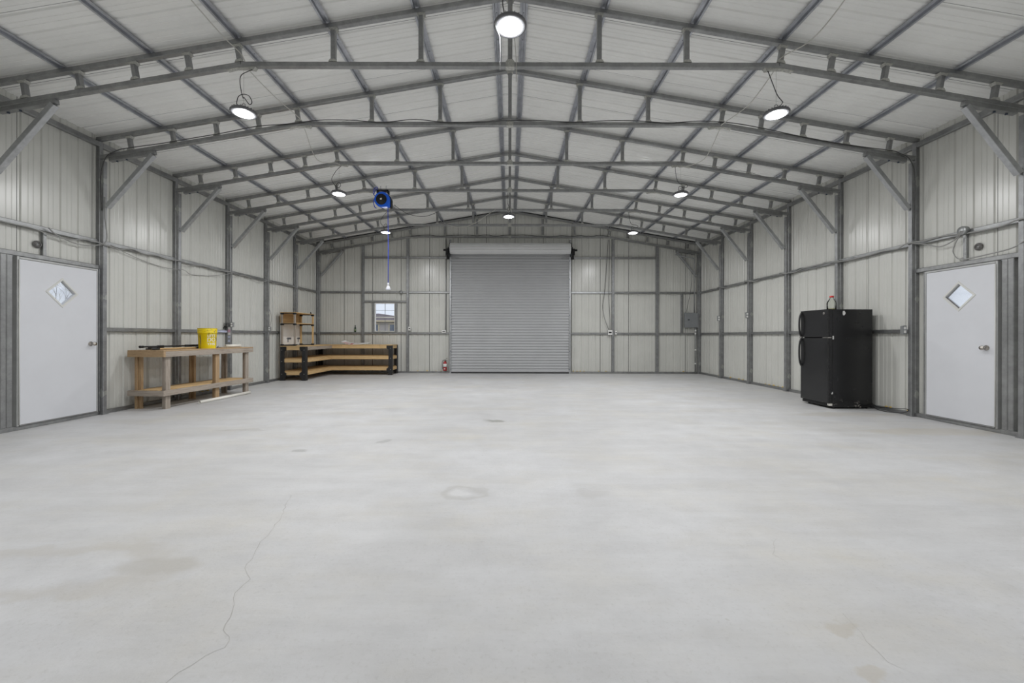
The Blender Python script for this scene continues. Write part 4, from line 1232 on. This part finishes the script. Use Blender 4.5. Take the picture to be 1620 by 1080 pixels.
def outlet(loc, rz, w, h_, lab, kind='outlet', mat='white_plastic', n=2):
    """box with a cover plate; local -y faces the room"""
    r = empty('outlet_box', loc, rz); tag(r, lab, kind, 'small electrical boxes')
    MB().box((-w / 2, 0, -h_ / 2), (w / 2, -.045, h_ / 2), 0, .003).build('box', 'conduit', r)
    MB().box((-w / 2 - .004, -.0455, -h_ / 2 - .004), (w / 2 + .004, -.050, h_ / 2 + .004), 0, .002).build('cover_plate', mat, r)
    for k in range(n):
        z_ = (k - (n - 1) / 2) * h_ * .46
        MB().box((-w * .36, -.0505, z_ - h_ * .17), (w * .36, -.054, z_ + h_ * .17), 0, .002).build('socket', 'white_plastic' if mat != 'white_plastic' else 'black', r)
PX = XL + .118; QX = XR - .118
L_, R_ = R(0), R(0)
def lpost(i): return FY[i]
outlet((XL + .155, FY[4] + .03, 1.40), R(0), .05, .10, 'white outlet on the wall post above the end of the wooden workbench', mat='grey_box')
outlet((XL + .155, FY[5] + .03, 1.34), R(0), .05, .10, 'white outlet on the wall post just left of the pine shelf unit', mat='grey_box')
outlet((XR - .155, FY[5] + .03, 1.70), R(0), .06, .14, 'outlet box on the right wall post nearest the breaker panel but one', mat='grey_box')
outlet((XR - .155, FY[6] + .03, 1.68), R(0), .06, .14, 'outlet box on the right wall post nearest the breaker panel', mat='grey_box')
outlet((5.865, FY[2] + .10, 1.275), R(0), .05, .12, 'black and white double outlet between refrigerator and right door', mat='grey_box')
outlet((3.16, YB - .058, 1.29), 0, .13, .14, 'large white switch box on the back wall right of the roll-up door', 'switch box', n=1)
outlet((3.345, YB - .056, 1.285), 0, .05, .10, 'narrow white box just right of the large switch box', 'switch box', n=1)
outlet((-2.06, YB - .058, 1.31), 0, .12, .075, 'small white outlet low beside the conduit left of the roll-up door', n=1)
outlet((-3.14, YB - .058, 1.40), 0, .06, .10, 'small white outlet on the stud right of the window', n=1)

# coiled cable boxes over the doors
def coil(loc, s, lab):
    r = empty('cable_coil', loc); tag(r, lab, 'cable coil')
    b = MB()
    for k in range(5):
        rr = .042 - .006 * k
        b.tube([(s * (.012 + .008 * (k % 3)), rr * math.cos(2 * math.pi * q / 18), rr * math.sin(2 * math.pi * q / 18)) for q in range(18)], .007, 6, closed=True)
    b.build('coiled_cable', 'coil_cable', r)
    MB().lathe([(0.018, 0.0), (0.018, .02), (0.0, .022)], 14, (0, 0, 0), 0, 'x').build('clamp', 'conduit', r, None, (0, 0, 0) if s > 0 else (0, 0, math.pi))
coil((XL + .004, 5.20, 2.335), 1, 'dark coil of cable above the left white door')
coil((XR - .004, 5.19, 2.33), -1, 'dark coil of cable above the right white door')
b = MB().lathe([(0.0, .115), (0.052, .115), (0.056, .108), (0.056, .060)], 18, (0, 0, 0), 0, 'x')
o = b.build('junction_box', 'conduit', None, (XR, 5.30, 2.565), (0, 0, math.pi)); tag(o, 'round grey junction box on the rail above the right white door', 'junction box')
b = MB().lathe([(0.0, .04), (0.05, .04), (0.05, .0)], 16, (0, 0, 0), 0, 'y')
o = b.build('junction_box', 'conduit', None, (-3.42, YB - .097, 2.545)); tag(o, 'round grey junction box on the back wall above the window', 'junction box')
# stickers on the posts by the bench
po = [c for c in frames[4].children if c.name.startswith('post')][0]
for k, (z_, m_) in enumerate(((1.33, 'paper'), (1.27, 'pink_print'), (1.21, 'paper'), (1.14, 'blue_print'), (1.06, 'blue_print'))):
    MB().box((XL + .060, -.0012, z_ - .03), (XL + .114, -.0002, z_ + .025)).build('sticker', m_, po)
gi = [c for c in wl.children if c.name.startswith('girt')]
MB().box((.0555, FY[4] - .36, 1.237), (.0565, FY[4] - .02, 1.277)).build('sticker', 'blue_print', wl)

# yellow foam squeezed out along the base rails
fm = MB().lathe([(0.0, -.012), (.014, -.006), (.018, .004), (.010, .014), (0.0, .018)], 7).mesh('foam_blob', 'foam')
random.seed(5)
for y in [7.6, 7.85, 8.0, 8.3, 8.9, 9.05, 9.2, 9.36, 9.5, 10.2, 10.42, 10.6, 11.0, 11.6, 6.1, 6.38, 6.45]:
    o = link('foam_blob', fm, wr, (-.020, y, .062)); o.scale = (random.uniform(.6, 1.0), random.uniform(.8, 2.2), random.uniform(.5, 1.3))
for x in [2.02, 2.14, 2.24, 2.36, 2.82, 3.05, 5.5, -2.16, -2.32, -2.9, -2.6]:
    o = link('foam_blob', fm, wb, (x, -.020, .064)); o.scale = (random.uniform(.6, 1.8), .8, random.uniform(.6, 1.6))
for y in [8.0, 8.15, 8.35, 9.3]:
    o = link('foam_blob', fm, wl, (.020, y, .062)); o.scale = (.8, 1.6, .8)

# ------------------------------------------------------------------ loose cables
def cable(lab, pts, r, mat, sub=6):
    o = MB().tube(spline(pts, sub), r, 6).build('cable', mat); tag(o, lab, 'cable', 'loose electrical cables'); return o
zr = lambda x: ZCH + T - SL * (abs(x) - 3.10)
cable('pale cable slung along the left lamp row between the roof frames', [(-3.02, 3.36, 4.40), (-3.16, 3.9, 4.50), (-3.13, 4.40, 4.43), (-3.08, 4.635, 4.39), (-3.03, 4.72, 4.25), (-3.05, 5.3, 4.27), (-3.06, 5.90, 4.33), (-3.06, 6.03, 4.25), (-3.10, 6.5, 4.00), (-3.02, 7.0, 4.16), (-3.06, 7.28, 4.25)], .006, 'pale_cable')
cable('pale cable slung along the right lamp row between the roof frames', [(3.02, 3.36, 4.45), (3.20, 3.8, 4.42), (3.22, 4.3, 4.34), (3.10, 4.635, 4.36), (3.06, 4.72, 4.24), (3.12, 5.3, 4.20), (3.10, 5.93, 4.27), (3.12, 6.03, 4.24), (3.12, 6.5, 4.02), (2.98, 7.0, 4.10), (3.02, 7.28, 4.24)], .006, 'pale_cable')
P = [(XL + .10, FY[2] - .012, 3.0), (XL + .09, FY[2] - .02, 3.45), (XL + .16, FY[2] - .02, 3.76), (XL + .32, FY[2] - .012, 3.88)]
for k in range(25):
    x = -5.6 + k * 11.2 / 24
    z_ = (ZCH + T if abs(x) < 3.1 else zr(x)) + random.choice((-.012, -.004, .016, .03)) - .004
    P.append((x, FY[2] - .008, z_))
P += [(XR - .32, FY[2] - .012, 3.87), (XR - .16, FY[2] - .02, 3.76), (XR - .09, FY[2] - .02, 3.45), (XR - .10, FY[2] - .012, 2.6)]
cable('dark cable running over the chord of the second roof frame', P, .0065, 'dark_cable', 5)
def girt_run(X, s, y0, y1, lab, r, mat, seed, sag=.05, zoff=-.02):
    random.seed(seed); P = []; n = int((y1 - y0) / .22)
    for k in range(n + 1):
        y = y0 + (y1 - y0) * k / n
        near = min(abs(y - (q + .03)) for q in FY)
        out = .150 if near < .13 else .072
        P.append((X - s * out, y, 2.545 + zoff + random.uniform(-sag, .018)))
    cable(lab, P, r, mat, 4)
girt_run(XL, -1, 4.2, 12.5, 'grey cable clipped along the upper rail of the left wall', .008, 'grey_cable', 3)
girt_run(XR, 1, 4.2, 12.5, 'grey cable clipped along the upper rail of the right wall', .010, 'grey_cable', 4, .035, .0)
girt_run(XR, 1, 7.0, 12.5, 'second thinner cable along the far upper rail of the right wall', .007, 'conduit', 9, .05, .02)
cable('drooping grey cable below the upper rail beside the left door', [(XL + .075, 6.1, 2.53), (XL + .03, 6.6, 2.42), (XL + .03, 7.1, 2.36), (XL + .16, 7.36, 2.36), (XL + .03, 7.7, 2.33), (XL + .03, 8.2, 2.38), (XL + .16, 8.66, 2.50)], .006, 'grey_cable')
cable('grey cable loop hanging over the left white door', [(XL + .10, 5.26, 2.56), (XL + .07, 5.38, 2.50), (XL + .07, 5.62, 2.44), (XL + .08, 5.85, 2.47), (XL + .15, 5.96, 2.56), (XL + .14, 5.95, 2.9), (XL + .135, 5.95, 3.2)], .008, 'grey_cable')
cable('grey cable looping from the junction box over the right white door', [(XR - .15, 5.99, 2.56), (XR - .075, 5.80, 2.50), (XR - .075, 5.60, 2.42), (XR - .09, 5.40, 2.47), (XR - .12, 5.30, 2.56)], .008, 'grey_cable')
cable('thin grey loop hanging left of the coil over the right door', [(XR - .12, 5.28, 2.55), (XR - .09, 5.38, 2.44), (XR - .08, 5.43, 2.32), (XR - .075, 5.38, 2.215), (XR - .07, 5.32, 2.21)], .006, 'grey_cable')
cable('grey cable bundle over the header of the right white door', [(XR - .07, 5.35, 2.185), (XR - .09, 5.0, 2.20), (XR - .10, 4.75, 2.23), (XR - .16, 4.55, 2.32)], .008, 'grey_cable')
cable('grey cable hanging down the wall post above the wooden workbench', [(XL + .13, FY[4] - .01, 2.50), (XL + .10, FY[4] - .012, 2.1), (XL + .09, FY[4] - .012, 1.7), (XL + .12, FY[4] - .012, 1.45)], .006, 'grey_cable')
cable('grey cable bowing out from the wall post beside the pine shelf unit', [(XL + .13, FY[5] + .02, 2.50), (XL + .13, FY[5] - .012, 1.95), (XL + .20, FY[5] - .02, 1.70), (XL + .21, FY[5] - .02, 1.55), (XL + .16, FY[5] + .0, 1.41)], .006, 'grey_cable')
r = empty('cable_coil', (XL + .03, FY[4] - .012, 1.36)); tag(r, 'tangled dark wire hung on the post behind the wooden workbench', 'cable coil')
b = MB()
for k in range(6):
    a0 = random.uniform(0, 6); rr = random.uniform(.04, .085)
    b.tube([(.0 + rr * .8 * math.cos(2 * math.pi * q / 16 + a0) + random.uniform(-.01, .01), -.006 - .006 * k, rr * math.sin(2 * math.pi * q / 16)) for q in range(16)], .003, 5, closed=True)
b.build('wire_loops', 'dark_cable', r)
MB().box((-.012, -.045, -.012), (.012, .0, .012), 0, .003).build('clip', 'black', r)
cable('dark cable dropping beside the stud to the large white switch box', [(3.10, YB - .09, 4.20), (3.06, YB - .09, 3.6), (3.02, YB - .09, 2.9), (2.98, YB - .10, 2.5), (2.93, YB - .10, 2.1), (2.98, YB - .10, 1.75), (3.12, YB - .09, 1.37)], .008, 'dark_cable')
cable('dark cable running straight down along the stud by the switch box', [(3.14, YB - .09, 4.20), (3.13, YB - .09, 3.2), (3.12, YB - .09, 2.5), (3.15, YB - .09, 1.9), (3.17, YB - .09, 1.37)], .006, 'dark_cable')
cable('drooping cable on the back wall rail right of the switch box stud', [(3.35, YB - .07, 2.56), (3.8, YB - .07, 2.50), (4.1, YB - .07, 2.46), (4.4, YB - .07, 2.50), (4.55, YB - .07, 2.56)], .005, 'grey_cable')
cable('drooping cable on the back wall rail near the breaker panel', [(4.80, YB - .07, 2.56), (5.05, YB - .07, 2.48), (5.22, YB - .07, 2.46), (5.40, YB - .07, 2.54)], .005, 'grey_cable')
cable('dark cable slanting down to the top of the breaker panel', [(5.72, YB - .11, 3.2), (5.68, YB - .11, 2.6), (5.60, YB - .11, 2.2), (5.55, YB - .10, 1.913)], .006, 'dark_cable')
P = []
for k in range(22):
    x = -3.1 + k * 6.2 / 21; P.append((x, FY[7] - .010, ZCH + T - .01 + random.uniform(-.02, .045)))
cable('dark cable strung along the chord above the roll-up door', P, .008, 'dark_cable', 4)
cable('pale cable crossing between the far roof frames under the ridge', [(-0.36, FY[5] - .01, ZCH + .03), (-0.55, FY[5] + .1, ZCH - .06), (-0.9, FY[5] + .5, ZCH - .16), (-1.35, FY[6] - .2, ZCH - .10), (-1.75, FY[6] - .01, ZCH + .02)], .007, 'pale_cable')
cable('dark cable trailing from the hose reel to the next roof frame', [(-2.5, FY[4] + .1, 4.0), (-2.3, FY[4] + .5, 3.93), (-2.0, FY[5] - .5, 3.98), (-1.75, FY[5] - .01, 4.25)], .006, 'dark_cable')
P = []
for k in range(12):
    x = 1.6 + k * .3; P.append((x, FY[3] - .008, (ZCH + T if x < 3.1 else zr(x)) + random.uniform(-.01, .02)))
cable('thin grey cable on the right half of the third roof frame', P, .005, 'grey_cable', 4)
cable('pale wire hanging down the middle post of the nearest roof frame', [(0.02, 4.64, 4.95), (0.05, 4.63, 4.6), (0.07, 4.63, 4.30), (0.07, 4.66, 4.10)], .004, 'pale_cable')
